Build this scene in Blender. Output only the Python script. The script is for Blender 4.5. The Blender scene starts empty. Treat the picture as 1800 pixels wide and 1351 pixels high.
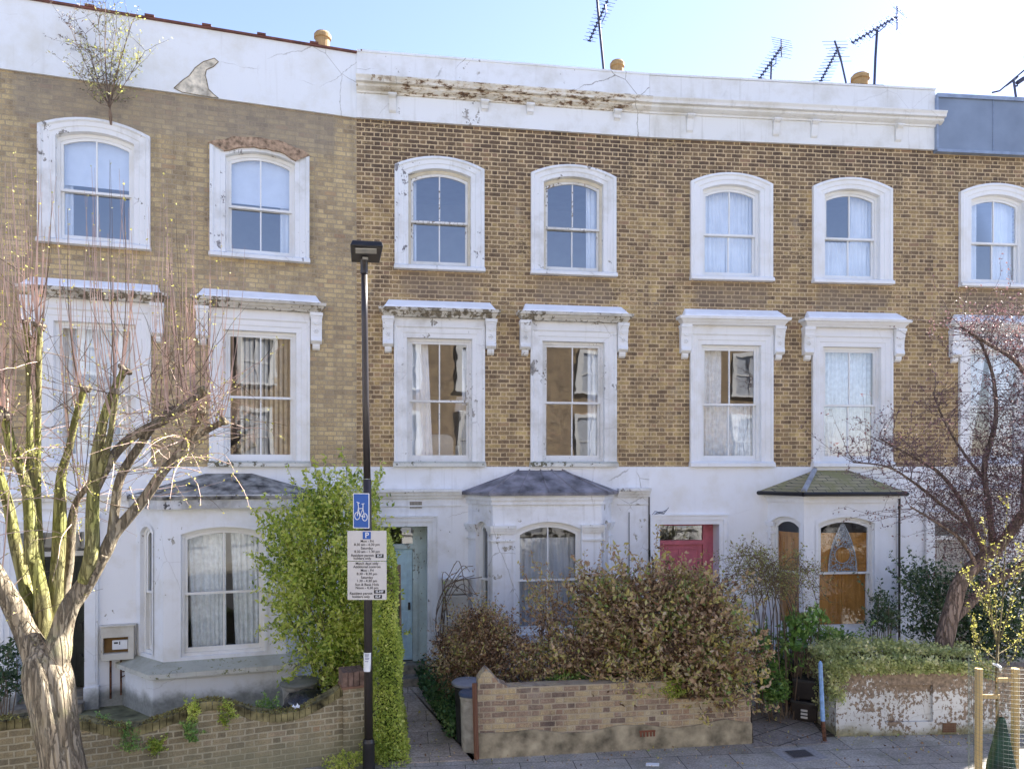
import bpy, math, random
import numpy as np
from mathutils import Vector, Matrix, noise as mnoise
from math import radians, sin, cos, pi, sqrt, floor

# ------------------------------------------------------------------ camera, sky, sun, exposure
S = bpy.context.scene
COL = S.collection
F, CX, HY, CZ = 1300.0, 900.0, 820.0, 4.1          # focal length in photo pixels, horizon row, eye height in metres
cam_d = bpy.data.cameras.new('camera'); cam = bpy.data.objects.new('camera', cam_d); COL.objects.link(cam)
cam.location = (0, 0, CZ); cam.rotation_euler = (radians(90), 0, 0)
cam_d.sensor_width = 36; cam_d.lens = F / 1800 * 36; cam_d.shift_y = (HY - 675.5) / 1800
cam_d.clip_start = .05; cam_d.clip_end = 2000
S.camera = cam
SUN_EL, SUN_AZ = 42, 55                             # azimuth in degrees from +Y towards +X
w = bpy.data.worlds.new('World'); S.world = w; w.use_nodes = True
wn = w.node_tree; bg = wn.nodes['Background']
sky = wn.nodes.new('ShaderNodeTexSky'); sky.sky_type = 'NISHITA'; sky.sun_disc = False
sky.sun_elevation = radians(SUN_EL); sky.sun_rotation = radians(SUN_AZ)
sky.air_density = 1.0; sky.dust_density = 0.25; sky.ozone_density = 1.2
wb = wn.nodes.new('ShaderNodeMix'); wb.data_type = 'RGBA'; wb.blend_type = 'MULTIPLY'; wb.inputs[0].default_value = 1
wb.inputs[7].default_value = (1.03, .91, .99, 1); wn.links.new(sky.outputs[0], wb.inputs[6]); wn.links.new(wb.outputs[2], bg.inputs[0]); bg.inputs[1].default_value = 0.066
sd = bpy.data.lights.new('sun', 'SUN'); sd.energy = 5.0; sd.angle = radians(.5); sd.color = (1, .95, .88)
sun = bpy.data.objects.new('sun', sd); COL.objects.link(sun)
dv = Vector((-sin(radians(SUN_AZ)) * cos(radians(SUN_EL)), -cos(radians(SUN_AZ)) * cos(radians(SUN_EL)), -sin(radians(SUN_EL))))
sun.rotation_euler = dv.to_track_quat('-Z', 'Y').to_euler(); sun.location = (15, 30, 30)
S.view_settings.view_transform = 'Standard'; S.view_settings.look = 'None'
S.view_settings.exposure = 2.48; S.view_settings.gamma = 1

# ------------------------------------------------------------------ node helpers
def sock(nt, inp, v):
    if isinstance(v, bpy.types.NodeSocket): nt.links.new(v, inp)
    elif v is not None:
        if hasattr(inp.default_value, '__len__') and not hasattr(v, '__len__'): v = (v,) * len(inp.default_value)
        if hasattr(inp.default_value, '__len__') and len(inp.default_value) == 4 and len(v) == 3: v = (*v, 1)
        inp.default_value = v
def node(nt, typ, ins=None, **props):
    n = nt.nodes.new('ShaderNode' + typ)
    for k, v in props.items(): setattr(n, k, v)
    for k, v in (ins or {}).items(): sock(nt, n.inputs[k], v)
    return n
def M(nt, op, a, b=None, c=None):
    n = nt.nodes.new('ShaderNodeMath'); n.operation = op
    for i, v in enumerate((a, b, c)):
        if v is not None: sock(nt, n.inputs[i], v)
    return n.outputs[0]
def mix(nt, f, a, b, mode='MIX'):
    n = nt.nodes.new('ShaderNodeMix'); n.data_type = 'RGBA'; n.blend_type = mode
    sock(nt, n.inputs[0], f); sock(nt, n.inputs[6], a); sock(nt, n.inputs[7], b)
    return n.outputs[2]
def ramp(nt, f, stops, interp='LINEAR'):
    n = nt.nodes.new('ShaderNodeValToRGB'); n.color_ramp.interpolation = interp
    e = n.color_ramp.elements
    while len(e) < len(stops): e.new(.5)
    for el, (p, c) in zip(e, stops):
        el.position = p; el.color = (*c, 1) if hasattr(c, '__len__') else (c, c, c, 1)
    sock(nt, n.inputs[0], f); return n.outputs[0]
def step(nt, v, a, b):
    n = nt.nodes.new('ShaderNodeMapRange'); n.interpolation_type = 'SMOOTHSTEP'
    sock(nt, n.inputs[0], v); n.inputs[1].default_value = a; n.inputs[2].default_value = b
    return n.outputs[0]
def noise(nt, vec, scale, detail=4, rough=.55, out=0, dist=0):
    n = node(nt, 'TexNoise', {'Vector': vec, 'Scale': scale, 'Detail': detail, 'Roughness': rough, 'Distortion': dist})
    return n.outputs[out]
def mapping(nt, vec, scale=(1, 1, 1), loc=(0, 0, 0)):
    return node(nt, 'Mapping', {'Vector': vec, 'Scale': scale, 'Location': loc}).outputs[0]
def newmat(name, rough=.8, spec=.3):
    m = bpy.data.materials.new(name); m.use_nodes = True
    nt = m.node_tree; b = nt.nodes['Principled BSDF']
    b.inputs['Roughness'].default_value = rough; b.inputs['Specular IOR Level'].default_value = spec
    tc = nt.nodes.new('ShaderNodeTexCoord').outputs['Object']
    return m, nt, b, tc
def bump(nt, b, h, strength=.4, dist=.01):
    n = node(nt, 'Bump', {'Height': h, 'Strength': strength, 'Distance': dist}); nt.links.new(n.outputs[0], b.inputs['Normal'])
def seps(nt, v):
    n = node(nt, 'SeparateXYZ', {0: v}); return n.outputs
def boxmask(nt, u, z, u0, u1, z0, z1, su=.08, sz=.1):
    a = M(nt, 'MULTIPLY', step(nt, u, u0 - su, u0 + su), M(nt, 'SUBTRACT', 1, step(nt, u, u1 - su, u1 + su)))
    c = M(nt, 'MULTIPLY', step(nt, z, z0 - sz, z0 + sz), M(nt, 'SUBTRACT', 1, step(nt, z, z1 - sz, z1 + sz)))
    return M(nt, 'MULTIPLY', a, c)

def flat(name, col, rough=.7, spec=.3, var=.12, scale=6, metal=0, bmp=0):
    m, nt, b, tc = newmat(name, rough, spec)
    n = noise(nt, tc, scale, 5)
    c2 = tuple(x * (1 - var * 2) for x in col); c3 = tuple(min(1, x * (1 + var)) for x in col)
    sock(nt, b.inputs['Base Color'], ramp(nt, n, [(.3, c2), (.7, c3)]))
    b.inputs['Metallic'].default_value = metal
    if bmp: bump(nt, b, noise(nt, tc, scale * 4, 5), bmp)
    return m

def brick(name, cols, mortar, u_off=0, row=.082, pitch=.345, soot=None, stains=(), lower=None, macro=.45, smear=.35, rot=None, mw=.0065):
    m, nt, b, tc = newmat(name, .9, .15)
    sx = seps(nt, tc); x, y, z = sx[0], sx[1], sx[2]
    u = M(nt, 'ADD', M(nt, 'ADD', x, y), u_off + 40)
    dn = node(nt, 'TexNoise', {'Vector': tc, 'Scale': 7, 'Detail': 3}); ds = seps(nt, dn.outputs[1])
    dn2 = node(nt, 'TexNoise', {'Vector': tc, 'Scale': 45, 'Detail': 2}); ds2 = seps(nt, dn2.outputs[1])
    u = M(nt, 'ADD', u, M(nt, 'ADD', M(nt, 'MULTIPLY', M(nt, 'SUBTRACT', ds[0], .5), .03), M(nt, 'MULTIPLY', M(nt, 'SUBTRACT', ds2[0], .5), .012)))
    zz = M(nt, 'ADD', M(nt, 'ADD', z, 1), M(nt, 'ADD', M(nt, 'MULTIPLY', M(nt, 'SUBTRACT', ds[1], .5), .016), M(nt, 'MULTIPLY', M(nt, 'SUBTRACT', ds2[1], .5), .010)))
    r = M(nt, 'DIVIDE', zz, row); ri = M(nt, 'FLOOR', r); rf = M(nt, 'FRACT', r)
    p = M(nt, 'ADD', M(nt, 'DIVIDE', u, pitch), M(nt, 'MULTIPLY', M(nt, 'MODULO', ri, 2), .5))
    pi_, pf = M(nt, 'FLOOR', p), M(nt, 'FRACT', p)
    hd = M(nt, 'GREATER_THAN', pf, .667)
    cid = node(nt, 'CombineXYZ', {0: M(nt, 'ADD', M(nt, 'MULTIPLY', pi_, 2), hd), 1: ri, 2: 3.3}).outputs[0]
    wn_ = node(nt, 'TexWhiteNoise', {'Vector': cid}, noise_dimensions='3D'); rnd = wn_.outputs[0]
    r2 = seps(nt, wn_.outputs[1])[1]
    # distance to the nearest joint, in metres
    d1 = M(nt, 'MULTIPLY', M(nt, 'MINIMUM', M(nt, 'MINIMUM', pf, M(nt, 'SUBTRACT', 1, pf)), M(nt, 'ABSOLUTE', M(nt, 'SUBTRACT', pf, .667))), pitch)
    d2 = M(nt, 'MULTIPLY', M(nt, 'MINIMUM', rf, M(nt, 'SUBTRACT', 1, rf)), row)
    d = M(nt, 'MINIMUM', d1, d2)
    big = noise(nt, tc, .55, 4, .6); mid = noise(nt, tc, 2.6, 6, .72); fine = noise(nt, tc, 60, 3, .7)
    wmort = M(nt, 'ADD', mw, M(nt, 'MULTIPLY', M(nt, 'SUBTRACT', mid, .35), .035 * smear))
    mort = M(nt, 'SUBTRACT', 1, M(nt, 'SMOOTH_MAX', 0, M(nt, 'MINIMUM', 1, M(nt, 'DIVIDE', M(nt, 'SUBTRACT', d, M(nt, 'MULTIPLY', wmort, .55)), .0045)), .05))
    t = M(nt, 'ADD', M(nt, 'MULTIPLY', rnd, 1 - macro), M(nt, 'MULTIPLY', M(nt, 'ADD', M(nt, 'MULTIPLY', M(nt, 'SUBTRACT', big, .5), 1.8), .5), macro))
    mot = noise(nt, mapping(nt, tc, (1, 1, 1.8), (2, 2, 6)), 20, 5, .7)
    t = M(nt, 'ADD', t, M(nt, 'ADD', M(nt, 'MULTIPLY', M(nt, 'SUBTRACT', mid, .5), .8), M(nt, 'MULTIPLY', M(nt, 'SUBTRACT', mot, .5), .75)))
    if soot:
        s0, s1, amt = soot
        t = M(nt, 'SUBTRACT', t, M(nt, 'MULTIPLY', step(nt, M(nt, 'ADD', z, M(nt, 'MULTIPLY', M(nt, 'SUBTRACT', big, .5), 1.6)), s0, s1), amt))
    c = ramp(nt, t, cols)
    stk_ = noise(nt, mapping(nt, tc, (3.2, 3.2, .35), (1, 4, 2)), 1.6, 5, .62)
    c = mix(nt, .85, c, ramp(nt, stk_, [(.32, (.66, .66, .68)), (.5, (1, 1, 1)), (.7, (1.14, 1.1, 1.02))]), 'MULTIPLY')
    c = mix(nt, 1, c, ramp(nt, fine, [(.25, .62), (.75, 1.28)]), 'MULTIPLY')
    c = mix(nt, M(nt, 'MULTIPLY', M(nt, 'GREATER_THAN', r2, .965), .45), c, (.36, .22, .14))
    gp_ = step(nt, noise(nt, mapping(nt, tc, loc=(3, 9, 4)), 1.25, 5, .7), .58, .68)
    c = mix(nt, M(nt, 'MULTIPLY', gp_, .35), c, (.40, .36, .29))
    ero = M(nt, 'MULTIPLY', step(nt, noise(nt, mapping(nt, tc, loc=(8, 1, 14)), 1.5, 4, .6), .52, .64), step(nt, mot, .48, .60))
    c = mix(nt, M(nt, 'MULTIPLY', ero, .7), c, ramp(nt, fine, [(.3, (.40, .28, .12)), (.7, (.68, .52, .27))]))
    mc = ramp(nt, M(nt, 'ADD', M(nt, 'MULTIPLY', mid, .6), M(nt, 'MULTIPLY', big, .4)), [(.3, tuple(v * .72 for v in mortar)), (.7, tuple(v * 1.12 for v in mortar))])
    c = mix(nt, M(nt, 'MULTIPLY', mort, .92), c, mc)
    spk = step(nt, noise(nt, mapping(nt, tc, loc=(7, 3, 1)), 22, 2), .70, .76)
    c = mix(nt, M(nt, 'MULTIPLY', spk, .45), c, (.46, .42, .33))
    hol = step(nt, noise(nt, mapping(nt, tc, (1, 1, 2.2), loc=(1, 13, 5)), 13, 3), .70, .74)
    c = mix(nt, M(nt, 'MULTIPLY', hol, .6), c, (.07, .05, .04))
    for (u0, u1, z0, z1, col, amt) in stains:
        ms = M(nt, 'MULTIPLY', boxmask(nt, M(nt, 'ADD', x, M(nt, 'MULTIPLY', M(nt, 'SUBTRACT', mid, .5), .5)), M(nt, 'ADD', z, M(nt, 'MULTIPLY', M(nt, 'SUBTRACT', mid, .5), .5)), u0, u1, z0, z1), amt)
        c = mix(nt, ms, c, mix(nt, M(nt, 'MULTIPLY', mort, .35), col, mc))
    if lower:   # moss or render colour creeping up from the ground
        z0, z1, col, amt = lower
        ml = M(nt, 'MULTIPLY', M(nt, 'SUBTRACT', 1, step(nt, M(nt, 'ADD', z, M(nt, 'MULTIPLY', M(nt, 'SUBTRACT', mid, .5), .5)), z0, z1)), amt)
        c = mix(nt, ml, c, col)
    sock(nt, b.inputs['Base Color'], c)
    bump(nt, b, M(nt, 'ADD', M(nt, 'MULTIPLY', M(nt, 'SUBTRACT', 1, mort), .8), M(nt, 'MULTIPLY', fine, .5)), .7, .012)
    return m

def white(name, base=(.78, .78, .76), dirt=.25, flake=0.0, cracks=.4, streak=.2, grime=None, under=(.28, .26, .22), rough=.6, rust=None, fscale=9, moss=None, topflake=None):
    m, nt, b, tc = newmat(name, rough, .3)
    sx = seps(nt, tc); x, y, z = sx
    n1 = noise(nt, tc, 1.3, 6, .65); n2 = noise(nt, tc, 14, 5, .6)
    st = noise(nt, mapping(nt, tc, (9, 9, .55)), 1.0, 4, .6)
    d = tuple(v * (1 - dirt * .9) for v in base); d = (d[0] * 1.0, d[1] * .97, d[2] * .9)
    c = ramp(nt, n1, [(.3, d), (.52, base)])
    c = mix(nt, M(nt, 'MULTIPLY', step(nt, st, .55, .75), streak), c, (.42, .40, .35))
    c = mix(nt, M(nt, 'MULTIPLY', step(nt, n2, .6, .75), dirt * .6), c, (.5, .47, .41))
    h = n2
    if cracks:
        v = node(nt, 'TexVoronoi', {'Vector': M2v(nt, tc, n1, .25), 'Scale': 1.1}, feature='DISTANCE_TO_EDGE')
        ck = M(nt, 'MULTIPLY', M(nt, 'SUBTRACT', 1, step(nt, v.outputs[0], .003, .009)), step(nt, noise(nt, mapping(nt, tc, loc=(5, 5, 5)), .9, 2), .50, .60))
        c = mix(nt, M(nt, 'MULTIPLY', ck, cracks), c, (.25, .23, .2))
    if flake:
        fn = noise(nt, mapping(nt, tc, (1, 1, .8), (3, 1, 2)), fscale, 6, .68)
        big = noise(nt, mapping(nt, tc, loc=(11, 2, 9)), 1.1, 3)
        if topflake: fn = M(nt, 'ADD', fn, M(nt, 'MULTIPLY', step(nt, z, topflake[0], topflake[1]), topflake[2]))
        fm = step(nt, M(nt, 'ADD', fn, M(nt, 'MULTIPLY', M(nt, 'SUBTRACT', big, .5), .7)), .72 - flake * .3, .74 - flake * .3)
        uc = ramp(nt, noise(nt, tc, 18, 4), [(.35, tuple(q * .55 for q in under)), (.65, tuple(q * 1.3 for q in under))])
        c = mix(nt, fm, c, uc); h = M(nt, 'ADD', M(nt, 'MULTIPLY', n2, .3), M(nt, 'MULTIPLY', M(nt, 'SUBTRACT', 1, fm), .7))
    if rust:
        for (u0, u1, z0, z1, thr) in rust:
            rn = noise(nt, mapping(nt, tc, (1.6, 1.6, 5), (2, 7, 1)), 3.2, 8, .74)
            bm = boxmask(nt, x, z, u0, u1, z0, z1, .5, .05)
            rm = M(nt, 'MULTIPLY', step(nt, rn, thr, thr + .05), bm)
            halo = M(nt, 'MULTIPLY', step(nt, rn, thr - .13, thr + .03), bm)
            c = mix(nt, M(nt, 'MULTIPLY', halo, .55), c, (.52, .40, .22))
            c = mix(nt, rm, c, ramp(nt, noise(nt, tc, 30, 4), [(.35, (.06, .04, .028)), (.6, (.20, .115, .06))]))
    if grime:
        z0, z1, col, amt = grime
        g = M(nt, 'MULTIPLY', M(nt, 'SUBTRACT', 1, step(nt, M(nt, 'ADD', z, M(nt, 'MULTIPLY', M(nt, 'SUBTRACT', n1, .5), .6)), z0, z1)), amt)
        c = mix(nt, g, c, ramp(nt, n2, [(.3, tuple(q * .6 for q in col)), (.7, tuple(q * 1.4 for q in col))]))
    if moss:
        nz = seps(nt, node(nt, 'NewGeometry').outputs['Normal'])[2]
        mm = M(nt, 'MULTIPLY', step(nt, M(nt, 'ADD', nz, M(nt, 'MULTIPLY', M(nt, 'SUBTRACT', n2, .5), 1.2)), .2, .6), moss)
        c = mix(nt, mm, c, (.20, .21, .13))
    sock(nt, b.inputs['Base Color'], c); bump(nt, b, h, .35, .006)
    return m
def M2v(nt, tc, n, amt):
    a = node(nt, 'VectorMath', {0: tc, 1: node(nt, 'CombineXYZ', {0: M(nt, 'MULTIPLY', n, amt), 1: 0, 2: M(nt, 'MULTIPLY', n, -amt)}).outputs[0]}, operation='ADD')
    return a.outputs[0]

def leafmat(name, stops, trans=.35, rough=.5):
    m, nt, b, tc = newmat(name, rough, .35)
    at = node(nt, 'Attribute', attribute_name='tint').outputs['Fac']
    c = ramp(nt, at, stops)
    sock(nt, b.inputs['Base Color'], c)
    tr = node(nt, 'BsdfTranslucent', {'Color': c}); mx = node(nt, 'MixShader', {0: trans, 1: b.outputs[0], 2: tr.outputs[0]})
    nt.links.new(mx.outputs[0], nt.nodes['Material Output'].inputs[0]); return m

def barkmat(name, stops, scale=3, moss=None, strength=.9):
    m, nt, b, tc = newmat(name, .9, .15)
    v = noise(nt, mapping(nt, tc, (6, 6, 1.1)), scale, 7, .68, dist=.6)
    c = ramp(nt, v, stops)
    if moss:
        col, thr = moss
        c = mix(nt, M(nt, 'MULTIPLY', step(nt, noise(nt, tc, 1.7, 4), thr, thr + .15), .75), c, mix(nt, noise(nt, tc, 40, 3), col, tuple(q * .5 for q in col)))
    vo = node(nt, 'TexVoronoi', {'Vector': M2v(nt, mapping(nt, tc, (17, 17, 1.3)), v, 2.6), 'Scale': 1.0}, feature='DISTANCE_TO_EDGE').outputs[0]
    ck = step(nt, vo, .0, .16); c = mix(nt, 1, c, ramp(nt, ck, [(0, .68), (1, 1.0)]), 'MULTIPLY')
    sock(nt, b.inputs['Base Color'], c); bump(nt, b, M(nt, 'ADD', M(nt, 'MULTIPLY', v, .6), M(nt, 'MULTIPLY', ck, .5)), 1.0, .04); return m

def glassmat(name, refl=.25, wav=.05, scale=2.2, tint=(.93, .96, .98)):
    m = bpy.data.materials.new(name); m.use_nodes = True; nt = m.node_tree; nt.nodes.remove(nt.nodes['Principled BSDF'])
    tc = nt.nodes.new('ShaderNodeTexCoord').outputs['Object']
    bp = node(nt, 'Bump', {'Height': noise(nt, mapping(nt, tc, (1, 1, .6)), scale, 2, .4), 'Strength': wav, 'Distance': .12})
    g = node(nt, 'BsdfGlossy', {'Color': (.95, .97, 1), 'Roughness': .015, 'Normal': bp.outputs[0]})
    t = node(nt, 'BsdfTransparent', {'Color': tint})
    fr = node(nt, 'Fresnel', {'IOR': 1.5})
    mx = node(nt, 'MixShader', {0: M(nt, 'MINIMUM', refl + .12, M(nt, 'MAXIMUM', refl, fr.outputs[0])), 1: t.outputs[0], 2: g.outputs[0]})
    nt.links.new(mx.outputs[0], nt.nodes['Material Output'].inputs[0]); return m

# ------------------------------------------------------------------ mesh helpers
class MB:
    def __init__(s): s.v = []; s.f = []
    def add(s, vs, fs):
        o = len(s.v); s.v += [tuple(a) for a in vs]; s.f += [tuple(i + o for i in q) for q in fs]; return s
    def box(s, x0, x1, y0, y1, z0, z1):
        return s.add([(x0, y0, z0), (x1, y0, z0), (x1, y1, z0), (x0, y1, z0), (x0, y0, z1), (x1, y0, z1), (x1, y1, z1), (x0, y1, z1)],
                     [(0, 3, 2, 1), (4, 5, 6, 7), (0, 1, 5, 4), (1, 2, 6, 5), (2, 3, 7, 6), (3, 0, 4, 7)])
    def frus(s, a, b):   # two rectangles (x0,x1,y0,y1,z)
        vs = [(q[0], q[2], q[4]) for q in ()]
        for q in (a, b): vs += [(q[0], q[2], q[4]), (q[1], q[2], q[4]), (q[1], q[3], q[4]), (q[0], q[3], q[4])]
        return s.add(vs, [(0, 3, 2, 1), (4, 5, 6, 7), (0, 1, 5, 4), (1, 2, 6, 5), (2, 3, 7, 6), (3, 0, 4, 7)])
    def prism(s, poly, y0, y1):      # outline in x-z, extruded along y
        n = len(poly); vs = [(p[0], y0, p[1]) for p in poly] + [(p[0], y1, p[1]) for p in poly]
        return s.add(vs, [tuple(range(n)), tuple(range(2 * n - 1, n - 1, -1))] + [(i, i + n, (i + 1) % n + n, (i + 1) % n) for i in range(n)])
    def prismx(s, poly, x0, x1):     # outline in y-z, extruded along x
        n = len(poly); vs = [(x0, p[0], p[1]) for p in poly] + [(x1, p[0], p[1]) for p in poly]
        return s.add(vs, [tuple(range(n)), tuple(range(2 * n - 1, n - 1, -1))] + [(i, i + n, (i + 1) % n + n, (i + 1) % n) for i in range(n)])
    def prismz(s, poly, z0, z1):     # outline in x-y, extruded along z
        n = len(poly); vs = [(p[0], p[1], z0) for p in poly] + [(p[0], p[1], z1) for p in poly]
        return s.add(vs, [tuple(range(n)), tuple(range(2 * n - 1, n - 1, -1))] + [(i, i + n, (i + 1) % n + n, (i + 1) % n) for i in range(n)])
    def tube(s, pts, rad, k=6, cap=True, lump=0, seed=0):
        pts = [Vector(p) for p in pts]; n = len(pts); o = len(s.v)
        if not hasattr(rad, '__len__'): rad = [rad] * n
        ref = None
        for i in range(n):
            t = (pts[min(i + 1, n - 1)] - pts[max(i - 1, 0)])
            t = t.normalized() if t.length > 1e-9 else Vector((0, 0, 1))
            if ref is None: ref = Vector((1, 0, 0)) if abs(t.x) < .8 else Vector((0, 1, 0))
            a = (ref - t * ref.dot(t)).normalized(); bb = t.cross(a); ref = a
            for j in range(k):
                th = 2 * pi * j / k; r = rad[i]
                if lump:
                    q = pts[i] * 1.0; r *= 1 + lump * mnoise.noise(Vector((cos(th) * 1.6 + seed, sin(th) * 1.6, q.z * 2.2 + q.x))) + lump * .5 * mnoise.noise(Vector((cos(th) * 4 + seed, sin(th) * 4, q.z * 1.2)))
                s.v.append(tuple(pts[i] + (a * cos(th) + bb * sin(th)) * r))
        for i in range(n - 1):
            for j in range(k):
                s.f.append((o + i * k + j, o + i * k + (j + 1) % k, o + (i + 1) * k + (j + 1) % k, o + (i + 1) * k + j))
        if cap: s.f.append(tuple(o + j for j in range(k))[::-1]); s.f.append(tuple(o + (n - 1) * k + j for j in range(k)))
        return s
    def lathe(s, prof, c=(0, 0, 0), k=20):   # (r,z) profile
        o = len(s.v)
        for r, z in prof:
            for j in range(k): s.v.append((c[0] + r * cos(2 * pi * j / k), c[1] + r * sin(2 * pi * j / k), c[2] + z))
        for i in range(len(prof) - 1):
            for j in range(k): s.f.append((o + i * k + j, o + i * k + (j + 1) % k, o + (i + 1) * k + (j + 1) % k, o + (i + 1) * k + j))
        s.f.append(tuple(o + j for j in range(k))[::-1]); s.f.append(tuple(o + (len(prof) - 1) * k + j for j in range(k)))
        return s
    def xf(s, m): s.v = [tuple(m @ Vector(q)) for q in s.v]; return s
    def join(s, o): return s.add(o.v, o.f)

def tag(o, label=None, cat=None, group=None, kind=None):
    if label: o['label'] = label
    if cat: o['category'] = cat
    if group: o['group'] = group
    if kind: o['kind'] = kind
    return o
def build(name, mb, mat, parent=None, smooth=False, base=None, bevel=0, fixn=True):
    me = bpy.data.meshes.new(name)
    v = mb.v
    if base is not None: v = [(a[0] - base[0], a[1] - base[1], a[2] - base[2]) for a in v]
    me.from_pydata(v, [], mb.f); me.validate()
    if fixn and len(mb.f) < 60000:
        import bmesh
        bm = bmesh.new(); bm.from_mesh(me); bmesh.ops.recalc_face_normals(bm, faces=bm.faces); bm.to_mesh(me); bm.free()
    me.materials.append(mat)
    if smooth: me.polygons.foreach_set('use_smooth', [True] * len(me.polygons))
    o = bpy.data.objects.new(name, me); COL.objects.link(o)
    if base is not None and parent is None: o.location = base
    if parent is not None: o.parent = parent
    if bevel:
        bv = o.modifiers.new('bevel', 'BEVEL'); bv.width = bevel; bv.segments = 2; bv.limit_method = 'ANGLE'
    return o
def empty(name, loc, rz=0, label=None, cat=None, group=None):
    o = bpy.data.objects.new(name, None); COL.objects.link(o); o.location = loc; o.rotation_euler = (0, 0, rz)
    o.empty_display_size = .2
    return tag(o, label, cat, group)
def P(px, py, Y): return Vector(((px - CX) * Y / F, Y, CZ + (HY - py) * Y / F))
def G(px, py, z=0):
    Y = F * (CZ - z) / (py - HY); return ((px - CX) * Y / F, Y)

rng = np.random.default_rng(7)
def leaves(name, pts, mat, size, parent=None, base=None, seed=0, aspect=.5, tint=None, up=.3, dirs=None):
    r = np.random.default_rng(seed); n = len(pts); pts = np.asarray(pts, float)
    d = r.normal(size=(n, 3)); d[:, 2] += up
    if dirs is not None: d = d * .6 + np.asarray(dirs)
    d /= np.linalg.norm(d, axis=1)[:, None]
    q = r.normal(size=(n, 3)); sdir = np.cross(d, q); sdir /= np.linalg.norm(sdir, axis=1)[:, None] + 1e-9
    L = size * (.45 + 1.1 * r.random(n) ** 1.4)[:, None]; W = L * aspect
    nm = np.cross(d, sdir)
    a = pts; tip = pts + d * L; m = pts + d * L * .45 + nm * W * .25
    v = np.stack([a, m + sdir * W * .5, tip, m - sdir * W * .5], 1).reshape(-1, 3)
    if base is not None: v = v - np.asarray(base)
    me = bpy.data.meshes.new(name); me.vertices.add(4 * n); me.vertices.foreach_set('co', v.ravel())
    me.loops.add(4 * n); me.loops.foreach_set('vertex_index', np.arange(4 * n, dtype=np.int32))
    me.polygons.add(n); me.polygons.foreach_set('loop_start', np.arange(0, 4 * n, 4, dtype=np.int32))
    me.update(calc_edges=True)
    if tint is None: tint = r.uniform(0, 1, n)
    at = me.attributes.new('tint', 'FLOAT', 'POINT'); at.data.foreach_set('value', np.repeat(np.clip(tint, 0, 1), 4).astype(np.float32))
    me.materials.append(mat)
    o = bpy.data.objects.new(name, me); COL.objects.link(o)
    if parent is not None: o.parent = parent
    elif base is not None: o.location = base
    return o

# ------------------------------------------------------------------ materials
STOCK = [(0, (.13, .09, .062)), (.3, (.21, .145, .088)), (.52, (.31, .215, .115)), (.72, (.43, .31, .145)), (.88, (.58, .42, .185)), (1, (.72, .54, .26))]
STOCK1 = [(0, (.26, .20, .13)), (.25, (.37, .285, .175)), (.5, (.48, .37, .21)), (.75, (.58, .45, .245)), (1, (.68, .56, .35))]
MORT = (.66, .50, .30); MORT1 = (.40, .325, .22)
WH = dict(dirt=.22, cracks=.5, streak=.2)
m_sash = white('sash_paint', (.80, .80, .78), .12, 0, 0, .05)
m_sashold = white('worn_sash_paint', (.74, .73, .70), .3, .22, 0, .2, fscale=22, under=(.25, .2, .15))
m_cream = flat('cream_paint', (.66, .60, .47), .6, var=.08)
m_sur_clean = white('clean_surround_paint', (.80, .80, .79), .14, 0, .1, .1)
m_sur_old = white('flaking_surround_paint', (.77, .77, .76), .3, .18, .3, .25, fscale=7, under=(.30, .28, .25))
m_sur_peel = white('peeling_surround_paint', (.76, .77, .77), .28, .30, .3, .28, fscale=6.5, under=(.27, .26, .26))
m_hood_old = white('weathered_hood_paint', (.60, .57, .50), .6, .62, 0, .9, fscale=9, under=(.20, .17, .12))
m_sill_old = white('mossy_sill_paint', (.66, .65, .58), .5, .45, 0, .5, fscale=12, under=(.15, .14, .09), moss=.3)
m_cap = flat('white_hood_cap', (.93, .93, .93), .5, var=.05, scale=3)
m_glass_sky = glassmat('upper_glass', .24, .008)
m_glass_old = glassmat('wavy_old_glass', .17, .016, 2.2)
m_glass_low = glassmat('ground_glass', .08, .02)
m_curtain = flat('white_curtain', (.86, .87, .88), .9, var=.06, scale=3)
m_net = flat('net_curtain', (.80, .83, .84), .95, var=.10, scale=12)
m_greycurt = flat('grey_curtain', (.55, .55, .55), .95, var=.1, scale=3)
m_blind = flat('roller_blind', (.74, .77, .82), .9, var=.03)
m_slat = flat('beige_slat', (.7, .62, .48), .8, var=.1)
m_room = flat('room_plaster', (.50, .48, .45), .9, var=.1, scale=1)
m_roof = flat('roof_slate', (.09, .09, .10), .7, var=.2, scale=4, bmp=.3)
m_lead = flat('lead_sheet', (.22, .225, .24), .55, var=.25, scale=2.5, bmp=.2)
m_leadflash = flat('pale_lead', (.36, .38, .42), .5, var=.2, scale=5)
m_pot = flat('clay_pot', (.40, .26, .12), .8, var=.1, scale=9)
m_brown = flat('exposed_brown_render', (.42, .29, .19), .95, var=.35, scale=14, bmp=.8)
m_grey = flat('exposed_grey_render', (.70, .63, .50), .95, var=.28, scale=9, bmp=.7)
m_coping = flat('rusty_coping', (.17, .065, .045), .6, var=.3, scale=5)
m_black = flat('black_metal', (.018, .017, .018), .38, .5, var=.25, scale=5)
m_post = flat('lamp_post_paint', (.040, .033, .031), .34, .5, var=.15, scale=3)
m_aerial = flat('aerial_metal', (.035, .035, .06), .4, .5, var=.1)
m_dblue = None
m_wood = None

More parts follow.
